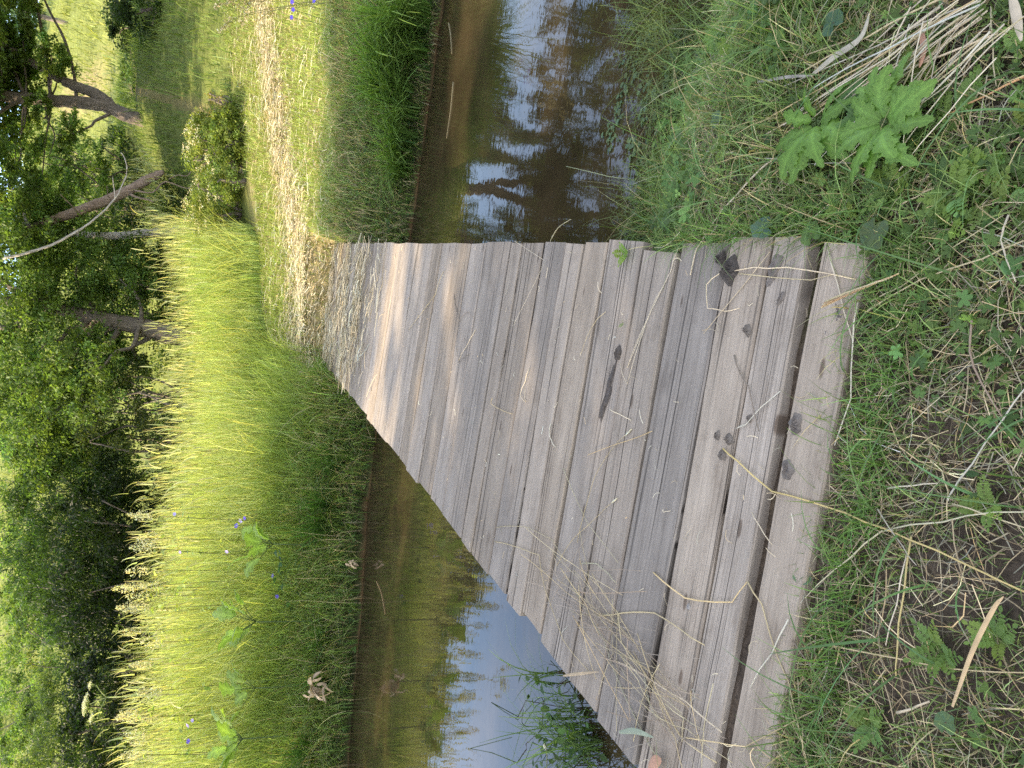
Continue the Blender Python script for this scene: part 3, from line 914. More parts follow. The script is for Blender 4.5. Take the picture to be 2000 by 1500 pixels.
patch = lambda s, o, k: (lambda x, y: np.clip((wav(x + o, y - o, s) - k) * 2.2, 0, 1) * (1 - .9 * bare(x, y)))
put(clover_t(), 20000, patch(2.6, 1.7, -.15), (.007, .013), (.14, .24, .065), (.015, .05), 'clover', 'small three leaved clover in the turf')
put(frond_t(), 9000, patch(2.2, 5.3, .0), (.035, .08), (.13, .20, .055), (.0, .02), 'silverweed', 'toothed feathery silverweed leaves in the turf', .25)
put(lobed_t(), 11000, patch(2.9, 8.2, -.1), (.012, .026), (.10, .17, .045), (.015, .05), 'buttercup_leaves', 'small lobed buttercup leaves in the turf', .35)
for T_, n_, sc_, nm_, lb_, c_ in ((lobed_t(), 1500, (.025, .05), 'crowfoot_leaves', 'larger lobed crowfoot leaves on the bank beside the bridge', (.11, .19, .05)), (clover_t(), 1500, (.014, .022), 'bank_clover', 'larger clover leaves on the bank beside the bridge', (.13, .22, .06))):
    P_ = pts_near(n_, .7, 2.4, 1.8, 3.4, dens=lambda x, y: np.clip(.4 + wav(x, y, 5), 0, 1)); m_ = len(P_); P_[:, 2] += rng.uniform(.03, .10, m_)
    a = Acc(); a.add(*scatter(T_[0], T_[1], P_, rng.uniform(0, 6.3, m_), rng.normal(0, .35, m_), rng.normal(0, .35, m_), rng.uniform(*sc_, m_), rtint(m_, c_, .3))); tag(a.build(nm_, M_LEAF), lb_, kind='stuff')
put((LEAF6[0], LEAF6[1]), 5000, patch(3.3, 3.9, .2), (.02, .05), (.10, .17, .05), (.005, .035), 'plantain_leaves', 'small oval herb leaves in the turf', .35)


# ------------------------------------------------------------------ larger single plants
def big_leaf(L, W, lobes, droop, rnd, tint, serr=.22, fold=.3):
    """one lobed toothed leaf along +x, rising then drooping, with raised side veins"""
    n = 48; V, C = [], []
    qs = (-1, -.66, -.33, 0, .33, .66, 1)
    tw = rng.normal(0, .35); side = rng.normal(0, .18)
    for i in range(n + 1):
        t = i / n
        env = math.sin(PI * min(1, t ** .75 * .97 + .02)) ** .8
        zc = L * (.26 * math.sin(t * 1.7) - droop * t * t)
        for q in qs:
            a = abs(q)
            lob = .5 + .5 * abs(math.cos(PI * lobes * (t - .06) + (.35 if q > 0 else 0)))
            w = W * env * lob * (1 - serr * ((i + (2 if q > 0 else 0)) % 4) / 3) + .002
            vein = math.sin(2 * PI * (lobes * 1.6 * (t - .22 * a)) + rnd)
            yy = q * w; zz = zc + fold * w * a * (1 - .75 * a) + .05 * W * vein * a - .25 * w * a ** 3 + tw * yy * t
            V.append((t * L + .30 * w * a, yy + side * L * t * t, zz))
            C.append(np.array(tint) * (1.35 if q == 0 else 1 + .13 * vein) * (1 - .12 * t))
    k = len(qs); F = []
    for i in range(n):
        for j in range(k - 1):
            a, b = i * k + j, (i + 1) * k + j
            F += [(a, b, b + 1), (a, b + 1, a + 1)]
    return np.array(V), np.array(F), np.array(C)


def xf(V, yaw, pitch, org, roll=0.0):
    m = euler_mats(np.array([yaw]), np.array([-pitch]), np.array([roll]))[0]
    return V @ m.T + np.asarray(org)


def herb(name, base, leaves, label, cat='plant', tint=(.11, .22, .045), stem_col=(.10, .15, .05), group=None, stem_r=.004, crown=None, pk=.5):
    """leaves: (yaw, pitch, length, width, lobes, droop, stemlen, height)"""
    o = empty(name, Vector(base), label, cat, group)
    top = np.asarray(base) + np.array([0, 0, crown or .02])
    sa = Acc(); v, f = tube(smooth_path([np.asarray(base) - [0, 0, .03], top], 4), stem_r * 1.4, 7); sa.add(v, f, stem_col)
    lv = []
    for (yaw, pit, L, W, lob, dr, sl) in leaves:
        d = np.array([math.cos(yaw) * math.cos(pit), math.sin(yaw) * math.cos(pit), math.sin(pit)])
        p1 = top + d * sl * .5 + [0, 0, .01]; p2 = top + d * sl
        if sl > .005:
            v, f = tube(smooth_path([top, p1, p2], 3), stem_r * .6, 6); sa.add(v, f, stem_col)
        V, F_, C = big_leaf(L, W, lob, dr, rng.uniform(0, 6), np.array(tint) * rng.uniform(.85, 1.15))
        a = Acc(); a.add(xf(V, yaw, pit * pk, p2, rng.normal(0, .25)), F_, C); lv.append(a)
    sa.build('stem', M_LEAF, o, True)
    for a in lv: a.build('leaf', M_LEAF, o, True)
    return o


# hogweed rosettes by the sheaf
def under(px, py, h):
    p = ground_at(px, py, h); p[2] = float(gz(p[0], p[1])); return p


b = under(1722, 238, .085)
herb('hogweed', b, [(yw, p, L, W, 3.5, .28, .012) for yw, p, L, W in (
    (3.2, .35, .13, .040), (.5, .3, .12, .036), (-.1, .7, .12, .036), (-1.6, .4, .15, .042), (2.9, .55, .145, .045), (2.2, .75, .12, .04), (1.5, .6, .115, .032), (.85, .8, .10, .03), (.2, .5, .13, .034), (-.5, .25, .15, .037), (-1.2, .5, .13, .036), (-1.95, .2, .14, .036), (-2.7, .6, .13, .036), (3.55, .15, .16, .04))],
    'bright green hogweed rosette with jagged leaves spread like a star beside the dry sheaf', tint=(.155, .275, .06), crown=.07)
b = under(1592, 236, .075)
herb('hogweed', b, [(yw, p, L, W, 3.2, .42, .02) for yw, p, L, W in (
    (-2.0, .3, .15, .04), (2.5, .2, .14, .04), (3.0, .3, .15, .04), (2.75, .6, .15, .042), (2.1, .4, .13, .038), (3.4, .7, .14, .036), (-2.4, .2, .16, .037), (-1.8, .5, .12, .03), (1.2, .8, .10, .025), (.4, .6, .10, .025), (-1.0, .3, .12, .03))],
    'smaller hogweed with drooping jagged leaves between the star rosette and the water', tint=(.15, .27, .055), crown=.06)
b = under(1715, 165, .05)
herb('dock', b, [(yw, p, L, W, 1.0, .3, .03) for yw, p, L, W in ((2.1, .6, .14, .05), (2.7, .5, .12, .042), (1.5, .6, .10, .036))],
     'blunt leaved dark green dock plant just behind the star shaped hogweed', tint=(.10, .19, .06), crown=.03)
b = under(1800, 170, .03)
herb('dock', b, [(yw, p, L, W, 1.5, .3, .02) for yw, p, L, W in ((.6, .4, .10, .04), (-.4, .4, .09, .034), (1.5, .5, .08, .03))],
     'yellow green broad leaved plant at the edge of bare soil near the sheaf', tint=(.17, .22, .05), crown=.02)


def round_leaf(px, py, r, label, tint=(.15, .26, .055), name='coltsfoot', tilt=(0, 0), h=.05):
    b = ground_at(px, py, .0); o = empty(name, Vector(b), label, 'plant')
    V = [(0, 0, 0)]; F_ = []; n = 44
    for ring in (.5, 1.0):
        for k in range(n):
            th = 2 * PI * k / n
            notch = 1 - .55 * math.exp(-((abs(th - PI)) / .35) ** 2)
            q = r * ring * notch * (1 + (.05 * math.cos(7 * th) + .03 * (k % 2)) * (ring == 1))
            V.append((q * math.cos(th), q * math.sin(th), .12 * r * ring ** 2 * math.cos(4 * th) + .12 * r * ring))
    for k in range(n):
        F_.append((0, 1 + k, 1 + (k + 1) % n)); a_, b_ = 1 + k, 1 + (k + 1) % n
        F_ += [(a_, a_ + n, b_ + n), (a_, b_ + n, b_)]
    V = xf(np.array(V), rng.uniform(0, 6), tilt[0], b + [0, 0, h], tilt[1])
    a = Acc(); a.add(V, F_, rtint(len(V), tint, .05)); a.build('leaf', M_LEAF, o, True)
    a = Acc(); v, f = tube(smooth_path([b - [0, 0, .02], b + [.01, .01, h * .5], b + [0, 0, h]], 4), .003, 6); a.add(v, f, (.15, .1, .06)); a.build('stem', M_LEAF, o, True)


round_leaf(1428, 88, .062, 'large round bright coltsfoot leaf at the muddy water edge', tilt=(.3, -.2), h=.09)
round_leaf(1738, 463, .042, 'grey green oval leaf lying in the turf by the bridge corner', (.11, .16, .075), 'round_leaf')
round_leaf(1655, 55, .036, 'blue green round leaf at the top of the weeds by the water', (.09, .16, .09), 'round_leaf')
round_leaf(1612, 528 - 65, .035, 'light green leaf touching the corner of the end board', (.12, .2, .06), 'round_leaf')
round_leaf(1516, 452, .036, 'dull blue green pointed leaf by the bridge edge', (.10, .17, .12), 'round_leaf', (.5, .3))
round_leaf(1422, 240, .03, 'pale dusty round leaf on the bank below the hogweed', (.13, .2, .11), 'round_leaf')
round_leaf(1580, 1125, .026, 'grey green leaf upright at the broken edge of the end board', (.16, .24, .14), 'round_leaf', (.4, .2), h=.02)
round_leaf(1880, 1440 - 30, .024, 'small leaf in the turf among fallen blades', (.12, .19, .08), 'round_leaf')

FT = frond_t()


def frond_plant(px, py, k, L, label, tint=(.17, .26, .06), name='silverweed_plant', base=None):
    b = ground_at(px, py, .0) if base is None else np.asarray(base)
    o = empty(name, Vector(b), label, 'plant')
    for j in range(k):
        yaw = 2 * PI * j / k + rng.normal(0, .3)
        v, f, c = scatter(FT[0], FT[1], np.array([b + [0, 0, .01]]), np.array([yaw]), np.array([rng.uniform(-.5, -.15)]), np.array([rng.normal(0, .2)]), np.array([L * .66 * rng.uniform(.8, 1.15)]), rtint(1, tint, .12))
        a = Acc(); a.add(v, f, c); a.build('frond', M_LEAF, o)


frond_plant(1223, 500, 4, .085, 'feathery green sprig growing up through the gap between two boards', (.16, .26, .05), 'green_sprig', base=at(1228, 497, .0))
frond_plant(1228, 640, 3, .03, 'tiny pale sprig in the board gap by the long black stain', (.2, .25, .14), 'green_sprig', base=at(1222, 632, .0))
for (px, py, k, L, lab) in (
        (1345, 850 - 590, 6, .10, 'silverweed with fern like leaves low on the bank near the straw stub'),
        (1500, 72, 6, .11, 'silverweed beside the coltsfoot by the water'),
        (1520, 40, 5, .10, 'silverweed above the coltsfoot among dark weeds'),
        (1420, 290, 5, .09, 'silverweed tuft on the bank beneath the elbowed straw'),
        (1760, 372, 6, .11, 'silverweed at the bare brown litter below the star rosette'),
        (1880, 385, 6, .12, 'large silverweed in the trampled turf by the clover'),
        (1870, 440, 5, .11, 'silverweed with paired leaflets beside the sweeping straws'),
        (1660, 400, 5, .10, 'silverweed between the bridge corner and the hogweed'),
        (1940, 330, 5, .10, 'yellowish silverweed on brown soil'),
        (1710, 1412, 6, .10, 'silverweed in the turf beyond the long curved straw'),
        (1850, 1270, 6, .10, 'silverweed between the bare earth and the white dry blade'),
        (1940, 990, 5, .08, 'silverweed under the forked straw in the turf'),
        (1235, 1478, 5, .10, 'silverweed hanging over the bridge rim beside the water'),
        (1290, 345, 5, .09, 'silverweed clump at the waterline next to the bridge'),
        (1370, 440, 5, .09, 'silverweed by the bridge edge under the thick pale stalk'),
        (1960, 1250, 5, .09, 'silverweed beside the long straw past the bare earth')):
    frond_plant(px, py, k, L, lab)

# broad dry leaf blades
def dry_blade(pts, w, label, col=(.33, .29, .215), name='dry_leaf_blade', lift=.03):
    P = smooth_path([surf(x, y, lift) for x, y in pts], 6)
    base = P[0].copy(); n = len(P); V = []
    for i in range(n):
        d = P[min(i + 1, n - 1)] - P[max(i - 1, 0)]; s = np.cross(d, [0, 0, 1.]); s /= np.linalg.norm(s) + 1e-9
        t = i / (n - 1); ww = w * math.sin(PI * min(.97, .12 + .85 * t)) ** .7
        V += [P[i] - s * ww, P[i] + [0, 0, ww * .5], P[i] + s * ww]
    F_ = []
    for i in range(n - 1):
        for j in (0, 1):
            a_ = i * 3 + j; F_ += [(a_, a_ + 1, a_ + 4), (a_, a_ + 4, a_ + 3)]
    a = Acc(); a.add(np.array(V) - base, F_, np.repeat(rtint(1, col, .1), len(V), 0) * rng.uniform(.85, 1.1, len(V) // 3).repeat(3)[:, None]); o = a.build(name, M_STRAW, smooth=True); o.location = Vector(base)
    tag(o, label, 'dry leaf')


dry_blade([(1584, 148), (1630, 110), (1680, 74), (1700, 20)], .010, 'broad grey withered leaf blade curving beside the sheaf')
dry_blade([(1480, 160), (1540, 150), (1584, 148)], .005, 'narrow grey withered blade joining the broad withered leaf', (.28, .26, .23))
dry_blade([(1975, -10), (1985, 30), (1995, 80)], .011, 'tan withered leaf at the outer end of the sheaf', (.5, .42, .3))
dry_blade([(1800, 55), (1803, 100), (1796, 132)], .009, 'reddish withered leaf hanging in the sheaf', (.38, .24, .19))
dry_blade([(1860, 1380), (1900, 1270), (1940, 1190), (1960, 1165)], .0055, 'tan folded withered blade lying in the turf', (.40, .33, .22))
dry_blade([(1210, 1430), (1240, 1428), (1276, 1440)], .010, 'pale green withered blade on the littered bridge rim', (.22, .24, .16))
dry_blade([(1268, 1500), (1280, 1488), (1292, 1484)], .02, 'curled brown dead leaf on the littered bridge corner', (.30, .17, .11), 'dead_leaf')
dry_blade([(1100, 1320), (1130, 1316), (1170, 1312)], .006, 'small pale curled blade on the bridge rim', (.32, .29, .23))

# ------------------------------------------------------------------ plants in the water
def pond(n, boxes, name, label, sc, tint, T=LEAF6):
    P = []
    for (px, py, r, m) in boxes:
        c = at(px, py, WZ)
        P.append(np.stack([c[0] + rng.normal(0, r, m), c[1] + rng.normal(0, r, m), np.full(m, WZ + .006)], 1))
    P = np.concatenate(P); n = len(P)
    a = Acc(); a.add(*scatter(T[0], T[1], P, rng.uniform(0, 2 * PI, n), rng.normal(-.1, .15, n), rng.normal(0, .15, n), rng.uniform(*sc, n), rtint(n, tint, .2)))
    tag(a.build(name, M_LEAF), label, kind='stuff')


pond(0, [(1195, 265, .05, 26), (1215, 200, .05, 30), (1240, 290, .04, 20), (1265, 190, .05, 26), (1290, 210, .06, 30), (1310, 150, .06, 26), (1250, 330, .03, 10), (1240, 120, .08, 24), (1330, 90, .07, 26), (1280, 60, .07, 20)], 'pondweed', 'small floating pondweed leaves in the shallow water', (.025, .05), (.12, .18, .09))
# shallow water grass
P = []
for (px, py, r, m) in ((1290, 60, .14, 260), (1320, 140, .12, 200), (1360, 60, .12, 260), (1260, 20, .12, 160), (1300, 250, .08, 120), (1260, 440, .05, 120), (1280, 390, .06, 160)):
    c = at(px, py, WZ); P.append(np.stack([c[0] + rng.normal(0, r, m), c[1] + rng.normal(0, r, m), np.full(m, WZ - .03)], 1))
P = np.concatenate(P); n = len(P)
a = Acc(); a.add(*blades(P, rng.gamma(6, .028, n), np.abs(rng.normal(.9, .5, n)), rng.uniform(.003, .006, n), rtint(n, (.05, .08, .02), .3), rtint(n, (.14, .19, .06), .3)))
tag(a.build('water_grass', M_GRASS), 'thin grass growing out of the shallow water edge', kind='stuff')


def water_stalk(pts, heights, label, col=(.10, .13, .05), r=.003, head=None, group=None, name='reed_stalk'):
    P = np.array([at(x, y, WZ + h) for (x, y), h in zip(pts, heights)])
    base = P[0].copy(); Q = P if len(P) > 3 else smooth_path(P, 4)
    a = Acc(); v, f = tube(Q - base, np.linspace(r, r * .6, len(Q)), 6); a.add(v, f, rtint(1, col, .1)[0]); o = a.build(name, M_GRASS, smooth=True); o.location = Vector(base)
    tag(o, label, 'reed', group)
    if head:
        d = Q[-1] - Q[-2]; d /= np.linalg.norm(d)
        hp = np.array([Q[-1] - base + d * head * t for t in np.linspace(-.05, 1, 9)]); v, f = tube(hp, r * 2.8 * np.sin(np.linspace(.3, PI - .2, 9)) ** .6, 8, .1)
        a = Acc(); a.add(v, f, rtint(len(v), (.5, .5, .36), .12)); h = a.build('seed_head', M_STRAW, smooth=True); h.parent = o


water_stalk([(1068, 1500), (1068, 1470), (1066, 1462)], [.1, .22, .26], 'timothy head standing up out of the blue water by the bridge rim', (.3, .32, .18), .0032, .10, name='timothy_stalk')
for i, (pts, lab) in enumerate([
    ([(1010, 1490), (960, 1470), (918, 1462), (1000, 1440)], 'long drooping reed blade lying low over the blue water'),
    ([(1012, 1400), (960, 1372), (985, 1390), (1012, 1406)], 'bent dark reed with a folded tip over the blue water'),
    ([(1058, 1420), (1058, 1362), (1012, 1405)], 'reed snapped at an angle above the blue water'),
    ([(1060, 1420), (1022, 1416), (1022, 1386)], 'short broken reed beside the snapped reed'),
    ([(1120, 1500), (1080, 1470), (1040, 1450), (1020, 1500)], 'arching reed near the timothy head'),
    ([(1160, 1470), (1110, 1420), (1060, 1395)], 'green reed leaning out from the bridge rim'),
    ([(1150, 1400), (1110, 1330), (1075, 1290)], 'slim green reed rising along the bridge rim'),
    ([(1140, 1440), (1090, 1440), (1058, 1490)], 'reed leaning back toward the timothy head')]):
    water_stalk(pts, [0, .12, .2, .08][:len(pts)], lab, (.055, .09, .03), .0032)
P = []
for (px, py, r, m) in ((1130, 1390, .07, 45), (1160, 1450, .09, 90), (1130, 1490, .08, 40), (1085, 1330, .05, 20)):
    c = at(px, py, WZ); P.append(np.stack([c[0] + rng.normal(0, r, m), c[1] + rng.normal(0, r, m), np.full(m, WZ + .01)], 1))
P = np.concatenate(P); P = P[~on_deck(P[:, 0], P[:, 1], .06)]; n = len(P)
a = Acc(); a.add(*blades(P, rng.gamma(6, .05, n), np.abs(rng.normal(.9, .5, n)), rng.uniform(.004, .009, n), rtint(n, (.06, .11, .03), .3), rtint(n, (.15, .24, .06), .3)))
P2 = P[rng.random(n) < .5].copy(); P2[:, 2] += rng.uniform(.02, .22, len(P2)); n = len(P2)
a.add(*scatter(LEAF6[0], LEAF6[1], P2, rng.uniform(0, 6.3, n), rng.normal(0, .4, n), rng.normal(0, .4, n), rng.uniform(.03, .07, n), rtint(n, (.06, .12, .03), .3)))
tag(a.build('bank_weeds', M_LEAF), 'leafy weeds growing from the water along the bridge rim', kind='stuff')
water_stalk([(1265, 355), (1190, 345), (1150, 335), (1106, 325)], [.02, .2, .27, .32], 'thin grass with a feathery pale tip leaning over the dark water', (.32, .34, .2), .0022, name='grass_stalk')
water_stalk([(1075, 470), (1090, 445), (1115, 428)], [.52, .60, .62], 'pale double blade curving off the bridge edge over the water', (.45, .42, .3), .0022, name='grass_stalk')
for pts, lab in (([(885, 160), (880, 215), (872, 270)], 'straight brown straw floating close to the far bank'),
                 ([(876, 45), (880, 70), (882, 105)], 'crooked twig floating near the far bank sedges'),
                 ([(735, 1135), (745, 1160), (752, 1200)], 'thin stalk floating in the dark water by the far bank')):
    water_stalk(pts, [.004] * 3, lab, (.30, .22, .11), .006, name='floating_straw')

# ------------------------------------------------------------------ far bank vegetation
def sc_pts(n, x0, x1, f0, f1, dens=None, lift=0.0):
    """scatter in the strip between f0(x) and f1(x)"""
    x = rng.uniform(x0, x1, n); a_, b_ = f0(x), f1(x)
    y = a_ + (b_ - a_) * rng.random(n)
    k = ~((x > deck_left(y) - .02) & (x < deck_right(y) + .02) & (y < 11.3))
    if dens is not None: k &= rng.random(n) < dens(x, y)
    x, y = x[k], y[k]
    return np.stack([x, y, gz(x, y) + lift], 1)


fe = far_edge
# right hand bank: shaded grass with dry stuff
bank = Acc()
P = sc_pts(30000, 1.0, 9, lambda x: fe(x) - .03, lambda x: fe(x) + 2.0); n = len(P); dry = rng.random(n) < .35
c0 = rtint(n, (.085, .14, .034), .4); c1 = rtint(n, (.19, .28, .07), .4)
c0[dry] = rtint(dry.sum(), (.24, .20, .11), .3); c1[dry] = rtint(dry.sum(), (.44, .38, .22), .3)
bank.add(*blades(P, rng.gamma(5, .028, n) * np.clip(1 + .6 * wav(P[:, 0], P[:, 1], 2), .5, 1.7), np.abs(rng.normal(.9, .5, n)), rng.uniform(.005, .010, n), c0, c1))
P = sc_pts(16000, -12, 1.0, lambda x: fe(x) - .03, lambda x: fe(x) + 1.6); n = len(P); dry = rng.random(n) < .28
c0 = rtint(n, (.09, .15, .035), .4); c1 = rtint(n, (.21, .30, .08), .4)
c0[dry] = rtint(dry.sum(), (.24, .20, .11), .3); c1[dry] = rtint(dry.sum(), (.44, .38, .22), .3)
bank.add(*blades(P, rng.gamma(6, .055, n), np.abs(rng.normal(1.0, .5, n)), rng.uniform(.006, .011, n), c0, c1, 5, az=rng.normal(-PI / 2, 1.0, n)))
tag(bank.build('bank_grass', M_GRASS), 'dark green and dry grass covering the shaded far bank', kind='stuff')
P = sc_pts(5000, -10, 8, lambda x: fe(x) + .0, lambda x: fe(x) + .8); n = len(P); P[:, 2] += rng.uniform(.01, .10, n)
a = Acc(); a.add(*scatter(*clover_t(), P, rng.uniform(0, 6.3, n), rng.normal(0, .3, n), rng.normal(0, .3, n), rng.uniform(.018, .04, n), rtint(n, (.06, .12, .035), .3)))
tag(a.build('bank_herbs', M_LEAF), 'low leafy herbs at the foot of the far bank', kind='stuff')


def tuft(px, py, n, h, w, label, group=None, lean=.9, c0=(.06, .115, .02), c1=(.15, .25, .055), name='sedge_tuft', az=None, base=None):
    if base is None:
        Yb = 9.0
        for _ in range(6): Yb = float(far_edge(atd(px, py, Yb)[0])) + .12 + max(0, 790 - px) * .004
        b = atd(px, py, Yb); b[2] = float(gz(b[0], Yb))
    else: b = np.asarray(base)
    P = b + np.stack([rng.normal(0, .05, n), rng.normal(0, .05, n), np.zeros(n) - .02], 1)
    a = Acc(); a.add(*(lambda r: (r[0] - b, r[1], r[2]))(blades(P, rng.normal(h, h * .22, n), np.abs(rng.normal(lean, .4, n)), rng.uniform(w * .6, w * 1.2, n), rtint(n, c0, .2), rtint(n, c1, .25), 6, az=az)))
    o = a.build(name, M_GRASS); o.location = Vector(b)
    return tag(o, label, 'grass tuft', group)


for (px, py, h) in ((800, 40, .75), (740, 110, .6), (770, 170, .65), (790, 215, .55), (800, 270, .5), (720, 30, .6), (760, 80, .5), (840, 110, .4), (700, 170, .45), (815, 335, .35), (820, 20, .7), (690, 95, .5), (780, 300, .4)):
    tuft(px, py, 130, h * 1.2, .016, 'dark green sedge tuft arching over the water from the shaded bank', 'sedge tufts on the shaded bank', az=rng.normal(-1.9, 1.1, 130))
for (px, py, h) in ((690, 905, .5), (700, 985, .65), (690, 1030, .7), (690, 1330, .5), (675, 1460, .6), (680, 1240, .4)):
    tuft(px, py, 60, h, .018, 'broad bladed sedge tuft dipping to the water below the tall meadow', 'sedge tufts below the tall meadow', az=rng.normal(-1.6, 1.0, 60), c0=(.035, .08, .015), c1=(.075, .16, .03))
tuft(650, 765, 320, .26, .008, 'vivid green sunlit grass tuft at the far corner of the bridge', None, .7, (.10, .19, .03), (.20, .32, .06), az=None, base=np.array([-.12, 10.75, .0]))
tuft(655, 740, 160, .2, .008, 'smaller vivid grass tuft behind the far corner tuft', None, .7, (.10, .19, .03), (.20, .32, .06), base=np.array([-.3, 11.3, .06]))
tuft(745, 590, 60, .16, .008, 'short green tuft where the deck end meets the hay', None, .7, base=np.array([1.95, 10.3, .1]))

# --- mown hay path
path_pts = lambda n, x0=-2, x1=12: sc_pts(n, x0, x1, lambda x: np.where(x < .3, 11.2, fe(x) + 1.7), lambda x: np.interp(x, [-2, -.5, 0, 2, 5, 12], [12.6, 13.6, 14.4, 14.6, 15.5, 17]))


def hayline(x):
    return np.interp(x, [-2, 0, 1, 2, 3, 5, 8, 12], [11.6, 11.8, 11.9, 12.3, 12.9, 13.6, 14.3, 15])


P = path_pts(70000); d = np.abs(P[:, 1] - hayline(P[:, 0])); ww = np.interp(P[:, 0], [0, 2, 5, 9], [.9, .75, .5, .4])
k = rng.random(len(P)) < np.clip(1.15 - d / ww * .75, .10, 1); P = P[k]; n = len(P); P[:, 2] += rng.uniform(.01, .07, n)
a = Acc(); a.add(*lying(P, rng.uniform(.10, .34, n), rng.uniform(.005, .010, n), rtint(n, (.48, .43, .29), .3), up=.02))
tag(a.build('mown_hay', M_STRAW), 'pale mown hay lying along the sunlit path beyond the bridge', kind='stuff')
P = path_pts(85000); d = np.abs(P[:, 1] - hayline(P[:, 0])); ww = np.interp(P[:, 0], [0, 2, 5, 9], [.9, .75, .5, .4])
k = rng.random(len(P)) < np.clip(d / ww * .8 - .1, .2, 1); P = P[k]; n = len(P)
a = Acc(); a.add(*blades(P, rng.gamma(6, .018, n), np.abs(rng.normal(.7, .4, n)), rng.uniform(.006, .010, n), rtint(n, (.18, .24, .055), .3), rtint(n, (.33, .40, .10), .3)))
tag(a.build('stubble_grass', M_GRASS), 'short yellow green stubble along the mown path', kind='stuff')

# --- tall meadow
def tallfront(x):
    return np.interp(x, [-14, -5, -3, -1.6, -.8, -.3, .2, 2.0, 2.4, 2.7, 3.0, 5], [10.6, 10.7, 11.0, 11.3, 12.2, 13.8, 14.4, 14.6, 15.0, 16.4, 17.8, 18.5])


tg = Acc()
for (m, hb, hs) in ((56000, .95, .26), (30000, 1.28, .24)):
    P = sc_pts(m, -11, 4.6, tallfront, lambda x: np.interp(x, [-11, -2, 0, 5], [15.5, 16.5, 17.5, 17.5]))
    n = len(P); fr = np.clip((P[:, 1] - tallfront(P[:, 0])) / .8, .35, 1)
    dens = np.clip(.6 + .5 * wav(P[:, 0], P[:, 1], 1.3), .15, 1); k = rng.random(n) < dens; P, fr = P[k], fr[k]; n = len(P)
    h = np.clip(rng.normal(hb, hs, n), .3, 1.8) * fr * np.interp(P[:, 0], [-8, -2, 0, 3, 4.6], [1.08, 1.1, .98, .95, .7])
    c0 = rtint(n, (.18, .26, .055), .42); c1 = rtint(n, (.48, .53, .17), .42)
    gk = np.exp(-((P[:, 0] - 1.2) / 1.6) ** 2)[:, None]
    c0 = c0 * (1 - gk) + c0 * gk * np.array([.95, 1.02, 1.1]); c1 = c1 * (1 - gk * .5) + c1 * gk * .5 * np.array([.9, 1.02, 1.1])
    clump = .34 * wav(P[:, 0] * 1.7, P[:, 1] * 1.7, 3.2)
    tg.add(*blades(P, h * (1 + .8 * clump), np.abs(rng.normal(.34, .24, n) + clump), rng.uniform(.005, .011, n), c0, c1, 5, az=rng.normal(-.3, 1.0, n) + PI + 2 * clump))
P = sc_pts(26000, -11, .2, lambda x: fe(x) + .35, lambda x: tallfront(x) + .6); n = len(P)
fr = np.clip((P[:, 1] - fe(P[:, 0])) / 1.9, .25, 1)
tg.add(*blades(P, np.clip(rng.normal(.62, .22, n), .15, 1.2) * fr, np.abs(rng.normal(.6, .35, n)), rng.uniform(.005, .010, n), rtint(n, (.10, .16, .038), .35), rtint(n, (.28, .36, .10), .4), 5, az=rng.normal(-PI / 2, 1.2, n)))
P = sc_pts(2600, -11, 3, lambda x: tallfront(x) - .1, lambda x: tallfront(x) + 1.2); n = len(P)
tg.add(*blades(P, np.clip(rng.normal(1.05, .25, n), .4, 1.6), np.abs(rng.normal(.6, .3, n)), rng.uniform(.009, .015, n), rtint(n, (.28, .36, .09), .2), rtint(n, (.58, .58, .26), .2), 6, az=rng.normal(-PI * .75, .9, n)))
# seed heads
P = sc_pts(3600, -11, 4.4, lambda x: tallfront(x) + .6, lambda x: tallfront(x) + 3); n = len(P)
h = rng.normal(1.34, .24, n) * np.interp(P[:, 0], [-8, -2, 0, 3, 4.6], [1.08, 1.12, 1.0, .95, .7]); P[:, 2] += h
az = rng.normal(PI, .8, n)
tg.add(*blades(P - np.array([0, 0, .14]), np.full(n, .26), np.abs(rng.normal(.5, .3, n)), rng.uniform(.014, .026, n), rtint(n, (.36, .38, .14), .25), rtint(n, (.50, .46, .23), .25), 4, az=az))
tag(tg.build('tall_grass', M_GRASS), 'tall sunlit meadow grass with pale seed heads', kind='stuff')


# --- meadowsweet plumes
def meadowsweet(b, h):
    o = empty('meadowsweet', Vector(b), 'tall meadowsweet with cream plume rising out of the sunlit meadow', 'flower', 'meadowsweet plumes in the meadow')
    lx, ly = rng.normal(0, .05, 2)
    path = smooth_path([b, b + [lx * .4, ly * .4, h * .55], b + [lx, ly, h]], 5)
    a = Acc(); v, f = tube(path, np.linspace(.007, .003, len(path)), 5); a.add(v, f, (.20, .20, .07)); a.build('stem', M_LEAF, o, True)
    n = 22; t = rng.uniform(.2, .97, n); P = b + np.stack([lx * t, ly * t, h * t], 1)
    a = Acc(); a.add(*scatter(LEAF6[0], LEAF6[1], P, rng.uniform(0, 6.3, n), rng.normal(.1, .35, n), rng.normal(0, .3, n), rng.uniform(.05, .11, n), rtint(n, (.30, .38, .11), .25))); a.build('foliage', M_LEAF, o)
    n = int(rng.uniform(110, 260)); q = rng.random(n); rad = rng.uniform(.06, .11) * np.sin(PI * (.15 + .8 * q)) ; th = rng.uniform(0, 6.3, n)
    P = b + np.stack([lx + rad * np.cos(th) * rng.random(n) ** .5, ly + rad * np.sin(th) * rng.random(n) ** .5, h - .10 + .30 * q], 1)
    a = Acc(); a.add(*scatter(LEAF[0], LEAF[1], P, rng.uniform(0, 6.3, n), rng.normal(0, .8, n), rng.normal(0, .8, n), rng.uniform(.02, .035, n), rtint(n, np.array((.60, .57, .36)) * rng.uniform(.7, 1.1), .18))); a.build('blossom', M_PETAL, o)


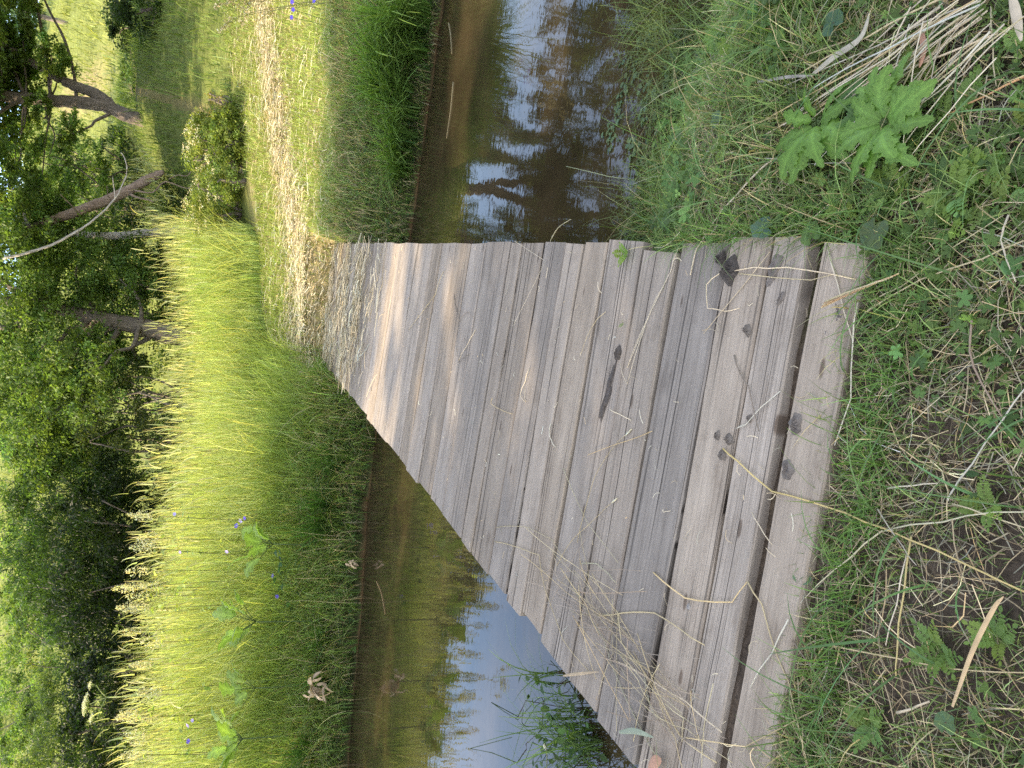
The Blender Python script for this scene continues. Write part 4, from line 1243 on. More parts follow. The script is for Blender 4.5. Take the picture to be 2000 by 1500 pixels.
for (px, py) in ((265, 1010), (280, 1050), (268, 1085), (262, 1110), (255, 1150), (262, 1160), (232, 1155), (240, 1195), (262, 1180), (290, 1250), (270, 1300), (285, 1340), (250, 1380), (240, 1405), (258, 1430), (262, 1455), (245, 1490), (275, 1405), (268, 1480), (300, 1420), (290, 1130), (250, 1225)):
    Yd = rng.uniform(11.1, 12.4); p = atd(px, py, Yd); zb = float(gz(p[0], Yd))
    meadowsweet(np.array([p[0], Yd, zb]), p[2] - zb - .1)


# --- the umbel
p = atd(175, 1368, 11.6); zb = float(gz(p[0], p[1])); b = np.array([p[0] + .03, p[1], zb])
o = empty('cow_parsley', Vector(b), 'white flat topped umbel flower standing high above the meadow', 'flower')
fork = atd(208, 1362, 11.6)
a = Acc(); v, f = tube(smooth_path([b, (b + fork) / 2, fork], 5), .008, 6); a.add(v, f, (.42, .46, .24)); a.build('stem', M_LEAF, o, True)
for (px, py, r, m) in ((166, 1376, .14, 24), (178, 1338, .045, 7), (180, 1404, .05, 7)):
    c = atd(px, py, 11.6); a = Acc()
    v, f = tube(smooth_path([fork, (fork + c) / 2 + [0, 0, -.02], c - [0, 0, .06]], 4), .005, 6); a.add(v, f, (.42, .46, .24))
    fl = Acc()
    for j in range(m):
        th = j * 2.4; rr = r * math.sqrt((j + .5) / m); q = c + [rr * math.cos(th), rr * math.sin(th), .02 - .25 * rr * rr / r]
        v, f = tube(np.array([c - [0, 0, .06], q]), .0022, 4); a.add(v, f, (.3, .36, .15))
        k = 26; P = q + rng.normal(0, .018, (k, 3)) * [1, 1, .5]
        fl.add(*scatter(LEAF[0], LEAF[1], P, rng.uniform(0, 6.3, k), rng.normal(0, .3, k), rng.normal(0, .3, k), np.full(k, .018), rtint(k, (.72, .72, .62), .08)))
    fh = fl.build('flower_head', M_PETAL, o); rs = a.build('ray_stalk', M_LEAF); rs.parent = fh

# --- hogweed on the far bank
for (px, py, Yd, k, L, lab) in (
        (505, 1062, 10.0, 6, .27, 'light green hogweed with crumpled leaves on the shaded bank near the purple flowers'),
        (470, 1215, 9.75, 8, .28, 'largest hogweed with spreading lobed leaves on the shaded bank'),
        (470, 1345, 9.8, 4, .24, 'narrow upright hogweed between the two bushier ones'),
        (445, 1445, 9.8, 7, .28, 'pale hogweed in the meadow by the withered leaf bunch')):
    p = atd(px, py, Yd); zb = float(gz(p[0], Yd))
    herb('hogweed', np.array([p[0], Yd, zb]), [(PI * (j + .5) / k * 1.3 - .45 + rng.normal(0, .25), rng.uniform(.5, 1.15), 1.1 * L * rng.uniform(.75, 1.15), L * .42, 2.4, .35, rng.uniform(.08, .32)) for j in range(k + 2)], lab, pk=1.0, tint=(.30, .42, .09), crown=max(.2, p[2] - zb - .18), stem_r=.006)
for (px, py, k, L, lab) in ((560, 1110, 9, .10, 'leafy cranesbill plant with the blue flower on the shaded bank'), (590, 1170, 8, .10, 'leafy cranesbill below the large hogweed'), (640, 1085, 7, .09, 'dark cut leaved herb above the dry clod at the water')):
    p = atd(px, py, 10.2); herb('cranesbill', np.array([p[0], 10.2, float(gz(p[0], 10.2))]), [(2 * PI * j / k, rng.uniform(.3, 1.1), L, L * .45, 3.4, .4, rng.uniform(.12, .3)) for j in range(k)], lab, tint=(.06, .13, .05), crown=max(.1, p[2] - float(gz(p[0], 10.2)) - .05))


# --- geraniums
def geranium(px, py, Yd, label, r=.03, tint=(.16, .12, .62), group=None):
    c = atd(px, py, Yd); zb = float(gz(c[0], Yd)); zb = min(zb, c[2] - .15)
    b = np.array([c[0] + rng.normal(0, .04), Yd + .03, zb])
    o = empty('meadow_cranesbill', Vector(b), label, 'flower', group)
    a = Acc(); v, f = tube(smooth_path([b, (b + c) / 2 + [.01, 0, .02], c], 4), .0035, 5); a.add(v, f, (.12, .17, .05)); a.build('stem', M_LEAF, o, True)
    yaw = rng.uniform(-.5, .5) - PI / 2; base = euler_mats(np.array([yaw]), np.array([rng.uniform(.5, 1.1)]))[0]
    for j in range(5):
        th = 2 * PI * j / 5
        V = np.array([(0, 0, 0), (.4, .32, .1), (.85, .42, .2), (1.05, 0, .18), (.85, -.42, .2), (.4, -.32, .1)]) * r
        R = euler_mats(np.array([th]), np.array([0.]))[0]
        a = Acc(); a.add((V @ R.T) @ base.T + c, [(0, 1, 2), (0, 2, 3), (0, 3, 4), (0, 4, 5)], rtint(6, tint, .08)); pt = a.build('petal', M_PETAL, o if j == 0 else None); pt.parent = o; pt.location = -Vector(o.location)


for (px, py, Yd, lab) in (
        (571, 4, 9.6, 'violet cranesbill flower at the top of the trio over the shaded bank'), (573, 19, 9.6, 'violet cranesbill flower in the middle of the trio over the shaded bank'), (570, 34, 9.6, 'violet cranesbill flower lowest of the trio over the shaded bank'),
        (614, 2, 9.3, 'faint violet cranesbill just above the dark sedges'),
        (462, 1027, 11.2, 'large violet cranesbill flower in the sunlit meadow'), (470, 1017, 11.2, 'pale violet cranesbill touching the large violet flower'), (478, 1012, 11.1, 'small violet cranesbill at the shadow line of the meadow'),
        (443, 1077, 11.2, 'pale lilac cranesbill alone in the sunlit meadow'), (533, 1125, 10.6, 'deep blue cranesbill flower beside the crumpled hogweed'), (541, 1165, 10.5, 'half closed blue cranesbill over the cut leaved plant'),
        (368, 1448, 11.4, 'violet cranesbill pair flower low in the meadow by the hogweed'), (367, 1417, 11.5, 'lilac cranesbill bud near the violet pair flower'), (376, 1407, 11.4, 'violet cranesbill over the pale hogweed'),
        (341, 1004, 11.8, 'lilac cranesbill among the meadow seed heads'), (352, 1078, 11.8, 'tiny lilac cranesbill deep in the meadow grass')):
    geranium(px, py, Yd, lab, .036 if 'large' in lab or 'pair' in lab else .028, (.42, .36, .75) if ('lilac' in lab or 'pale' in lab) else (.15, .11, .60))

# --- withered leaf bunches at the far waterline
for (px, py, s, lab) in ((618, 1350, 1.0, 'tan withered leaf bunch caught in the bank grass'), (690, 1107, .5, 'pale dry leaf clod at the waterline under the cranesbill')):
    b = atd(px, py, float(far_edge(at(px, py, WZ)[0])) - (.02 if s == 1 else .12)); o = empty('withered_leaves', Vector(b), lab, 'dry leaves')
    for j in range(16 if s == 1 else 6):
        V, F_, C = big_leaf(.17 * s * rng.uniform(.7, 1.2), .045 * s, 1.2, rng.uniform(.4, .9), j, np.array((.42, .32, .21)) * rng.uniform(.6, 1.15))
        a = Acc(); a.add(xf(V, rng.uniform(-2.9, -.2), rng.uniform(-1.4, .3), b + rng.normal(0, .06 * s, 3) + [0, .12 * s, .02], rng.normal(0, .9)), F_, C); a.build('leaf', M_STRAW, o, True)

# --- seeding grass overhanging by the path
for k in range(12):
    Yd = 9.9; p = atd(rng.uniform(410, 500), rng.uniform(-10, 60), Yd); root = np.array([p[0] + rng.uniform(.5, .9), Yd + .2, float(gz(p[0] + .7, Yd + .2))])
    a = Acc(); path = smooth_path([root, root * .35 + p * .65 + [0, 0, .18], p], 5); b = root.copy(); v, f = tube(path - b, np.linspace(.004, .002, len(path)), 5); a.add(v, f, (.34, .33, .16)); o = a.build('grass_stalk', M_GRASS, smooth=True); o.location = Vector(b)
    tag(o, 'nodding seeding grass stalk leaning over the sunlit path', 'grass stalk', 'seeding grass leaning over the path')
    n = 26; t = rng.integers(len(path) * 2 // 3, len(path), n); P = path[t] - b + rng.normal(0, .02, (n, 3))
    a = Acc(); a.add(*scatter(LEAF[0], LEAF[1], P, rng.uniform(0, 6.3, n), rng.normal(.6, .4, n), rng.normal(0, .4, n), rng.uniform(.03, .06, n), rtint(n, (.50, .42, .22), .15))); h = a.build('seed_head', M_STRAW); h.parent = o

# --- meadow on the rising slope
a = Acc()
P = sc_pts(70000, -16, 22, lambda x: np.where(x > 4, 15.5, 17.0) + 0 * x, lambda x: 30 + 0 * x, lambda x, y: np.clip(.6 + .5 * wav(x, y, .9), .1, 1)); n = len(P)
xt = np.interp(P[:, 1], [14, 17, 20, 24, 30], [4.2, 4.9, 5.9, 7.2, 9.5]); k = np.abs(P[:, 0] - xt) > .1; P = P[k]; n = len(P)
a.add(*blades(P, rng.gamma(6, .04, n), np.abs(rng.normal(.6, .3, n)), rng.uniform(.014, .024, n), rtint(n, (.11, .17, .035), .25), rtint(n, (.20, .26, .065), .25), 3))
P = sc_pts(90000, -45, 55, lambda x: 30 + 0 * x, lambda x: 72 + 0 * x, lambda x, y: np.clip(.65 + .5 * wav(x, y, .5), .15, 1)); n = len(P)
a.add(*blades(P, rng.gamma(6, .05, n), np.abs(rng.normal(.6, .3, n)), rng.uniform(.03, .06, n), rtint(n, (.15, .18, .05), .3), rtint(n, (.27, .29, .085), .3), 3))
tag(a.build('meadow_grass', M_GRASS), 'sunlit meadow grass covering the rising hillside', kind='stuff')


# ------------------------------------------------------------------ trees and bushes
def crown_mesh(acc, blobs, leaf, tint, per, dv=.3, T=LEAF, droop=.0):
    """blobs: list of (centre, rx, ry, rz, clumps); leaves gathered in clumps near the surface"""
    for (c, rx, ry, rz, K) in blobs:
        d = rng.normal(0, 1, (K, 3)); d /= np.linalg.norm(d, axis=1)[:, None]
        rad = rng.uniform(.25, 1, K) ** .45
        cc = c + d * rad[:, None] * [rx, ry, rz]
        cr = rng.uniform(.55, 1.25, K) * .30 * min(rx, rz) ** .6
        tt = rtint(K, tint, .22, .07)
        m = per
        q = rng.normal(0, 1, (K, m, 3)); q /= np.linalg.norm(q, axis=2)[..., None]
        q *= (rng.random((K, m, 1)) ** .5) * cr[:, None, None] * np.array([1, 1, .62])
        P = (cc[:, None] + q).reshape(-1, 3); n = len(P)
        col = np.repeat(tt, m, 0) * np.exp(rng.normal(0, dv * .6, (n, 1)))
        acc.add(*scatter(T[0], T[1], P, rng.uniform(0, 2 * PI, n), rng.normal(.35 + droop, .55, n), rng.normal(0, .6, n), rng.uniform(.65, 1.25, n) * leaf, np.clip(col, 0, 1)))


def limb(acc, a, b, r0_, r1_, n=5, wob=.06):
    a = np.asarray(a, float); b = np.asarray(b, float); L = np.linalg.norm(b - a)
    P = [a + (b - a) * t + (rng.normal(0, wob * L, 3) if 0 < t < 1 else 0) for t in np.linspace(0, 1, n)]
    P = smooth_path(P, 3); v, f = tube(P, np.linspace(r0_, r1_, len(P)), 8, .05); acc.add(v, f, (.1, .1, .1)); return P


def bush(px, py, Yd, rx, rz, label, tint, leaf=.085, K=90, per=60, ry=None, group=None, name='bush', flowers=None, T=LEAF, dv=.3):
    c = atd(px, py, Yd); zb = float(gz(c[0], Yd)) - .05; ry = ry or rx * .8
    b = np.array([c[0], Yd, zb]); o = empty(name, Vector(b), label, 'bush', group)
    ta = Acc()
    for j in range(6):
        th = 2 * PI * j / 6 + rng.normal(0, .3); e = c + [math.cos(th) * rx * .6, math.sin(th) * ry * .6, rz * rng.uniform(-.1, .7)]
        limb(ta, b + [math.cos(th) * .1, math.sin(th) * .1, 0], e, .045, .012)
    ta.build('trunk', M_BARK, o, True)
    ca = Acc()
    blobs = [(c, rx, ry, rz, K)]
    if c[2] - rz > zb + .1: blobs.append(((c + b) / 2, rx * .7, ry * .7, (c[2] - zb) * .5, K // 3))
    crown_mesh(ca, blobs, leaf, tint, per, dv, T)
    ca.build('crown', M_LEAF, o)
    if flowers:
        n, col, s = flowers; d = rng.normal(0, 1, (n, 3)); d[:, 2] = np.abs(d[:, 2]); d[:, 1] = -np.abs(d[:, 1]); d /= np.linalg.norm(d, axis=1)[:, None]
        cc = c + d * [rx, ry, rz] * rng.uniform(.9, 1.06, (n, 1)); P = (cc[:, None] + rng.normal(0, s, (n, 22, 3)) * [1, 1, .4]).reshape(-1, 3); n2 = len(P)
        fa = Acc(); fa.add(*scatter(LEAF[0], LEAF[1], P, rng.uniform(0, 6.3, n2), rng.normal(0, .4, n2), rng.normal(0, .4, n2), rng.uniform(.03, .05, n2), rtint(n2, col, .1))); fa.build('blossom', M_PETAL, o)
    return o


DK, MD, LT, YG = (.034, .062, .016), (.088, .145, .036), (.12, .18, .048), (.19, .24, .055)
WIL = (LEAF[0] * [1.25, .55, 1], LEAF[1])
bush(150, 1030, 20.5, 2.7, 1.45, 'large dark willow bush rising behind the tall meadow grass', (.042, .078, .02), .11, 340, 90, name='willow_bush', T=WIL)
bush(200, 1080, 18.6, 2.2, 1.1, 'low willow thicket with shade-darkened leaves right behind the meadowsweet', (.014, .028, .008), .10, 170, 85, name='willow_bush', T=WIL)  # leaf tint darkened: the shade behind the plumes is put into the colour
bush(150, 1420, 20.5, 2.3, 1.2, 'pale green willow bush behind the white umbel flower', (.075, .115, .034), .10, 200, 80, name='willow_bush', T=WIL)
bush(205, 1330, 18.4, 2.3, .8, 'low thicket with shade-darkened leaves behind the white umbel stem', (.014, .028, .008), .09, 150, 80, name='willow_bush')  # near-black leaf tint paints the shade behind the meadow
bush(62, 1290, 25.0, 1.8, .9, 'round light bush on the slope above the pale willow', LT, .10, 80, 60)
bush(66, 1470, 25.0, 1.5, .95, 'darker leafy bush high on the slope beside the light bush', MD, .10, 80, 60)
bush(130, 840, 23.0, 1.7, 1.6, 'leafy mid green bush filling the space beside the big trunk', MD, .10, 130, 70)
bush(240, 800, 18.8, 1.3, 1.0, 'brushy undergrowth at the foot of the big trunk', (.06, .085, .03), .075, 70, 70)
bush(110, 610, 24.5, 2.7, 1.9, 'dense mid green thicket behind the trunk of the big alder', (.07, .115, .03), .10, 210, 70)
bush(70, 370, 27.0, 2.3, 1.3, 'leafy thicket on the slope between the forked tree and the dead trunk', (.085, .14, .036), .11, 130, 60)
bush(300, 470, 21.0, 1.7, 1.2, 'dark thicket around the slim grey trunk', DK, .085, 110, 75)
bush(270, 570, 20.3, 1.3, 1.3, 'sun flecked thicket between the slim trunk and the big trunk', MD, .085, 110, 75)
bush(305, 300, 24.5, .9, .9, 'dark shrub standing in for the hollow behind the leaning dead trunk', DK, .09, 60, 65)  # dark leaves painted in for a dark hollow between the bushes
bush(420, 405, 16.2, .75, .55, 'elder shrub topped with creamy blossom beside the tall grass', YG, .055, 80, 60, flowers=(34, (.66, .62, .42), .05), name='elder_shrub')
bush(440, 340, 15.6, .62, .42, 'loose leafy shrub between the blossoming elders at the path', (.15, .21, .05), .05, 60, 60, flowers=(10, (.66, .62, .42), .04), name='elder_shrub')
bush(392, 285, 17.0, .75, .32, 'smaller blossoming elder shrub near the round bush', YG, .06, 50, 60, flowers=(20, (.70, .66, .48), .05), name='elder_shrub')
bush(450, 262, 15.5, .62, .40, 'round yellow green bush at the path edge casting shade', (.15, .20, .045), .06, 85, 75)
bush(425, 205, 15.9, .30, .25, 'little orange tinged shrub at the tip of the round bush', (.20, .18, .05), .05, 12, 40)
bush(280, 150, 23.5, 1.25, .55, 'mid green shrub at the foot of the forked tree', (.085, .14, .045), .09, 80, 60)
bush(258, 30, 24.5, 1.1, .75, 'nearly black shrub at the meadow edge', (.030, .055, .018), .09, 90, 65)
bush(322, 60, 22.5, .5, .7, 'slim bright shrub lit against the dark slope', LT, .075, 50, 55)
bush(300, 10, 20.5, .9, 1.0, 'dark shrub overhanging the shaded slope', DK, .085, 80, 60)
bush(225, 330, 26.0, 1.3, .6, 'dusky shrub on the slope behind the dead trunk', MD, .10, 70, 55)
bush(130, 330, 33.0, 2.0, 1.1, 'hazy light green bush on the meadow hill', LT, .13, 80, 50)
bush(170, 420, 31.0, 1.5, 1.0, 'second hazy bush on the meadow hill beside the dead trunk', LT, .13, 70, 50)
bush(85, 760, 29.0, 2.2, 1.1, 'light hillside bush glimpsed through the big tree', LT, .13, 80, 50)


for px, py, Yd, rx, rz, lab in ((20, 950, 40, 2.6, 1.3, 'broad sunlit bush high on the hill over the dark willow'), (35, 1110, 36, 2.0, 1.0, 'sunlit bush on the hill behind the willow crown'), (12, 1240, 44, 2.6, 1.3, 'pale far bush on the hill above the white umbel'), (25, 1390, 40, 2.2, 1.1, 'yellowish far bush on the hill beside a darker one'), (10, 1470, 46, 2.6, 1.4, 'far bush at the hill shoulder'), (55, 1180, 31, 1.4, .7, 'small sunlit bush in front of the hill meadow')):
    bush(px, py, Yd, rx, rz, lab, (.13, .20, .05), .14, 70, 50)


def tree_obj(name, base, label):
    return empty(name, Vector(base), label, 'tree')


# big tree
YT = 19.3
tr = [atd(x, y, YT) for x, y in ((400, 672), (360, 660), (300, 643), (240, 632), (180, 618), (120, 605), (60, 592), (0, 585))]
tr[0][2] = float(gz(tr[0][0], YT)) - .1
tr += [tr[-1] + [.15, 0, 1.3], tr[-1] + [.1, .3, 3.0], tr[-1] + [.3, .2, 4.6]]
base = tr[0]; o = tree_obj('alder_tree', base, 'big alder with a thick dark trunk behind the tall grass')
a = Acc(); P = smooth_path(tr, 4, .008); v, f = tube(P, np.interp(np.arange(len(P)), [0, 6, 16, len(P) - 1], [.25, .22, .16, .05]), 14, .035); a.add(v, f, (.1, .1, .1))
blobs = []
for (px, py, dY, r, rz) in ((60, 480, -.5, 1.3, .7), (150, 520, .5, 1.4, .9), (230, 540, 0, 1.1, .8), (80, 680, -1, 1.2, .9), (170, 730, -1.2, 1.1, .8), (40, 780, -.5, 1.3, .9), (120, 820, .3, 1.2, .8), (20, 560, -1, 1.5, .8), (240, 720, .8, .7, .6), (190, 660, .9, .6, .5), (75, 880, .5, 1.0, .6)):
    c = atd(px, py, YT + dY); q = tr[int(np.argmin([abs(t_[2] - (c[2] - .8)) for t_ in tr]))]
    limb(a, q, c, .07, .015, 6, .05); blobs.append((c, r, r, rz, int(66 * r)))
for (dx, dz, r) in ((-2.0, 6.6, 1.6), (1.6, 6.9, 1.7), (0, 7.6, 1.9), (-1.2, 9.3, 1.6), (1.4, 9.6, 1.6), (.2, 11, 1.5), (2.8, 8.2, 1.3)):
    c = np.array([.5 + dx, YT + rng.normal(0, .8), dz]); q = tr[int(np.argmin([abs(t_[2] - (dz - 1.5)) for t_ in tr]))]
    limb(a, q, c, .08, .02, 6, .05); blobs.append((c, r, r, r * .8, int(42 * r)))
a.build('trunk', M_BARK, o, True)
ca = Acc(); crown_mesh(ca, blobs, .085, (.105, .165, .04), 62, .4); ca.build('crown', M_LEAF, o)

# forked tree on the slope
YT = 22.0
g0 = [atd(x, y, YT) for x, y in ((275, 232), (250, 225), (225, 215), (200, 206), (150, 200), (100, 196), (50, 192), (0, 186))]
g1 = [atd(x, y, YT) for x, y in ((222, 214), (205, 195), (180, 180), (150, 170), (125, 158), (105, 148))]
top = [g0[-1] + [.2, 0, 1.6], g0[-1] + [.6, .3, 3.6], g0[-1] + [.8, .5, 6.0]]
base = g0[0].copy(); base[2] = min(base[2], float(gz(base[0], YT))); o = tree_obj('forked_tree', base, 'forked tree with two leaning trunks on the sunlit slope')
a = Acc()
P = smooth_path([base - [0, 0, .1]] + g0 + top, 4, .006); v, f = tube(P, np.interp(np.arange(len(P)), [0, 12, 32, len(P) - 1], [.22, .165, .14, .04]), 12, .035); a.add(v, f, (.1, .1, .1))
g1 += [g1[-1] + [.7, 0, 1.6], g1[-1] + [1.6, -.2, 3.4], g1[-1] + [2.2, 0, 5]]
P = smooth_path(g1, 4, .006); v, f = tube(P, np.interp(np.arange(len(P)), [0, 16, len(P) - 1], [.15, .12, .03]), 12, .035); a.add(v, f, (.1, .1, .1))
limb(a, g0[2], atd(165, 252, YT - .3), .05, .025, 6, .03); limb(a, atd(165, 252, YT - .3), atd(110, 262, YT - .6), .025, .01)
limb(a, g0[5], atd(86, 232, YT), .05, .02)
blobs = []
for (px, py, dY, r, rz, dn) in ((8, 60, -.6, 1.0, .5, 34), (45, 20, 0, .5, .4, 20), (102, 108, -.5, .6, .35, 34), (50, 135, .6, .8, .5, 34), (15, 120, .8, .9, .6, 36), (120, 135, .3, .35, .35, 16), (10, 265, .8, 1.0, .5, 36), (60, 255, .6, .6, .35, 24), (132, 250, -.5, .45, .3, 20), (30, 320, -.6, 1.0, .6, 40), (95, 305, -.5, .7, .45, 24), (10, 390, -1, 1.1, .6, 44), (70, 400, -1, .8, .5, 36), (72, 200, -.6, .35, .3, 12)):
    c = atd(px, py, YT + dY); blobs.append((c, r, r, rz, dn)); q = g0[int(np.argmin([abs(t_[2] - c[2]) for t_ in g0]))]; limb(a, q, c, .028, .008, 6, .03)
for (x, z, dy, r) in ((4.0, 8.0, -1, 1.6), (6.3, 8.2, 0, 1.7), (8.6, 8.0, .5, 1.6), (10.4, 9.0, 0, 1.5), (5.0, 10.2, .3, 1.7), (7.2, 10.6, -.5, 1.8), (9.2, 11, .3, 1.6), (6.2, 12.6, 0, 1.6), (8.3, 13, .2, 1.6), (7.0, 14.6, 0, 1.2), (11.5, 11, 0, 1.3), (3.2, 9.8, .5, 1.4), (4.2, 12, .2, 1.4), (12.0, 7.2, 0, 1.5), (9.8, 6.9, .6, 1.2), (6.0, 7.4, .8, 1.2), (10.6, 13, 0, 1.5)):
    c = np.array([x, YT + dy, z]); q = (g0 + top)[int(np.argmin([abs(t_[2] - (z - 1.3)) for t_ in g0 + top]))]; limb(a, q, c, .045, .015, 6, .02); blobs.append((c, r * 1.1, r * 1.1, r * .8, int(44 * r)))
a.build('trunk', M_BARK, o, True)
ca = Acc(); low = [b_ for b_ in blobs if b_[0][2] < 6.9]; high = [b_ for b_ in blobs if b_[0][2] >= 6.9]
crown_mesh(ca, low, .09, (.14, .21, .05), 56, .4); crown_mesh(ca, high, .15, (.12, .18, .045), 56, .4); ca.build('crown', M_LEAF, o)
# spreading tree beside the path, its crown hanging high over the stream bank
b = np.array([10.2, 16.5, float(gz(10.2, 16.5)) - .1]); o = tree_obj('maple_tree', b, 'tall spreading maple beside the path whose crown mirrors in the stream')
a = Acc(); limb(a, b, b + [-.4, 0, 6.5], .26, .12, 6, .02); blobs = []
for (x, yy_, z, r) in ((4.6, 15.5, 8.0, 1.2), (6.2, 16.2, 7.9, 1.3), (7.6, 16.8, 8.0, 1.5), (5.6, 16.8, 9.3, 1.6), (8.4, 15.6, 9.8, 1.6), (9.6, 16.6, 7.4, 1.6), (11.4, 17, 8.6, 1.7), (7.0, 15.4, 11.2, 1.5), (9.8, 16.2, 11.8, 1.7), (3.6, 16.2, 9.0, 1.1), (9.0, 17.2, 6.2, 1.3), (10.8, 15.4, 6.0, 1.3), (12.6, 16.0, 7.2, 1.6), (10.6, 14.2, 7.6, 1.4), (12, 14, 10, 1.6), (7.6, 13.2, 7.6, 1.2), (6.2, 12.6, 9.0, 1.2), (9.2, 13.0, 9.4, 1.4), (5.0, 14.0, 10.4, 1.2), (8.3, 11.4, 8.4, 1.1)):
    c = np.array([x, yy_, z]); limb(a, b + [-.3, 0, rng.uniform(3.4, 6.3)], c, .08, .02, 6, .05); blobs.append((c, r, r, r * .7, int(40 * r)))
a.build('trunk', M_BARK, o, True); ca = Acc(); crown_mesh(ca, blobs, .13, (.11, .17, .042), 60, .4); ca.build('crown', M_LEAF, o)

# slim grey tree
YT = 19.6
tr = [atd(x, y, YT) for x, y in ((420, 436), (388, 440), (340, 449), (280, 457), (220, 461), (150, 457), (60, 445), (0, 440))] + []
tr += [tr[-1] + [.1, .2, 1.5], tr[-1] + [.3, .2, 3.2]]
base = tr[0].copy(); base[2] = float(gz(base[0], YT)) - .05; tr[0] = base; o = tree_obj('slim_tree', base, 'slim grey tree standing in the dark thicket under the leaning dead trunk')
a = Acc(); P = smooth_path(tr, 4, .008); v, f = tube(P, np.interp(np.arange(len(P)), [0, 12, len(P) - 1], [.115, .10, .03]), 10, .05); a.add(v, f, (.1, .1, .1))
blobs = []
for (px, py, dY, r, dn) in ((90, 400, .5, .9, 44), (30, 430, 0, 1.1, 50), (130, 470, .6, .9, 46), (60, 520, .3, 1.0, 46), (10, 350, .5, 1.0, 40)):
    c = atd(px, py, YT + dY); blobs.append((c, r, r, r * .6, dn)); limb(a, tr[6], c, .04, .012)
for (dx, dz, r) in ((0, 7.2, 1.4), (-1, 8.6, 1.3), (1, 8.8, 1.3)):
    c = np.array([tr[-1][0] + dx, YT, dz]); blobs.append((c, r, r, r * .8, 46)); limb(a, tr[-2], c, .04, .012)
a.build('trunk', M_BARKPALE, o, True)
ca = Acc(); crown_mesh(ca, blobs, .085, (.09, .145, .036), 60, .4); ca.build('crown', M_LEAF, o)

# leaning dead trunk
YT = 19.0
tr = [atd(x, y, YT + k * .08) for k, (x, y) in enumerate(((320, 335), (300, 345), (250, 372), (200, 395), (150, 414), (100, 431), (40, 458)))]
base = tr[0]; o = tree_obj('dead_tree', base, 'broken dead trunk leaning with its splintered end in the thicket')
a = Acc(); P = smooth_path(tr, 5, .006); v, f = tube(P, np.interp(np.arange(len(P)), [0, 3, 12, len(P) - 1], [.04, .09, .115, .10]), 12, .07); a.add(v, f, (.1, .1, .1)); dt = a.build('trunk', M_BARKDEAD, o, True)
for (p, q, r) in (((262, 372), (385, 350), .02), ((255, 380), (300, 395), .03), ((330, 350), (390, 330), .012), ((150, 414), (118, 380), .02), ((215, 395), (208, 365), .014)):
    a = Acc(); limb(a, atd(*p, YT), atd(*q, YT - .4), r, r * .4, 5, .04); br_ = a.build('branch', M_BARKDEAD, None, True); br_.parent = dt
# pale bare bough
YT = 17.5
tr = [atd(x, y, YT) for x, y in ((5, 505), (60, 492), (110, 474), (150, 452), (185, 428), (225, 388), (243, 352), (248, 335), (244, 310), (236, 298))]
o = tree_obj('bare_bough', tr[0], 'thin pale bare bough hanging across the leaning dead trunk')
a = Acc(); P = smooth_path(tr, 4, .004); v, f = tube(P, np.linspace(.030, .008, len(P)), 8, .05); a.add(v, f, (.1, .1, .1)); bb = a.build('branch', M_BARKPALE, o, True)
a = Acc(); limb(a, tr[5], atd(220, 345, YT - .1), .014, .006, 4, .03); tw = a.build('twig', M_BARKPALE, None, True); tw.parent = bb

# conifers on the ridge
for (px, py, Yd, h, lab) in ((75, 30, 46, 5.5, 'blue green pine on the hill crest seen past the forked tree'), (60, 90, 52, 4.0, 'small distant pine beside the blue green pine')):
    c = atd(px, py, Yd); zb = float(gz(c[0], Yd)); b = np.array([c[0], Yd, zb]); o = tree_obj('pine_tree', b, lab)
    a = Acc(); limb(a, b - [0, 0, .2], b + [0, 0, h], .14, .03, 5, .01); blobs = []
    for j in range(9):
        t = .3 + .7 * j / 8; r = (1.1 - t) * h * .34
        blobs.append((b + [0, 0, h * t], r, r, .35, 26))
    a.build('trunk', M_BARK, o, True); ca = Acc(); crown_mesh(ca, blobs, .2, (.07, .12, .075), 40, .2, WIL); ca.build('crown', M_LEAF, o)

# ------------------------------------------------------------------ trees beside the stream that shade this bank
def shade_tree(x, y, h, r, label, K=150, leaf=.20, zlow=.3):
    b = np.array([x, y, float(gz(x, y)) - .1]); o = tree_obj('alder_tree', b, label); a = Acc()
    limb(a, b, b + [rng.normal(0, .3), rng.normal(0, .2), h * .8], .22, .06, 6, .02); blobs = []
    for j in range(9):
        th = j * 2.4; t = zlow + (1 - zlow) * (j + .5) / 9; q = r * math.sin(PI * (.2 + .75 * t)) * .75
        c = b + [math.cos(th) * q, math.sin(th) * q, h * t]; limb(a, b + [0, 0, h * t * .7], c, .06, .02); blobs.append((c, r * .55, r * .55, h * .12, K // 9 * 2))
    a.build('trunk', M_BARK, o, True); ca = Acc(); crown_mesh(ca, blobs, leaf, (.065, .105, .026), 46, .3); ca.build('crown', M_LEAF, o)


shade_tree(-12.5, -1.5, 10, 3.4, 'tall alder on this bank well upstream of the bridge', 210)
shade_tree(-10.5, 2.0, 9, 2.6, 'second tall alder on this bank by the stream', 190)
shade_tree(-14.0, 8.5, 12, 2.3, 'alder rooted by the stream opposite the tall meadow', 260)
shade_tree(-9.0, -5.0, 9, 3.2, 'broad alder on this bank behind the viewpoint', 200)
shade_tree(-11.0, 5.35, 8.5, 1.3, 'young slender alder between the two tall ones', 90)
shade_tree(-18.0, 1.0, 12, 3.0, 'distant alder upstream beyond the others', 170)

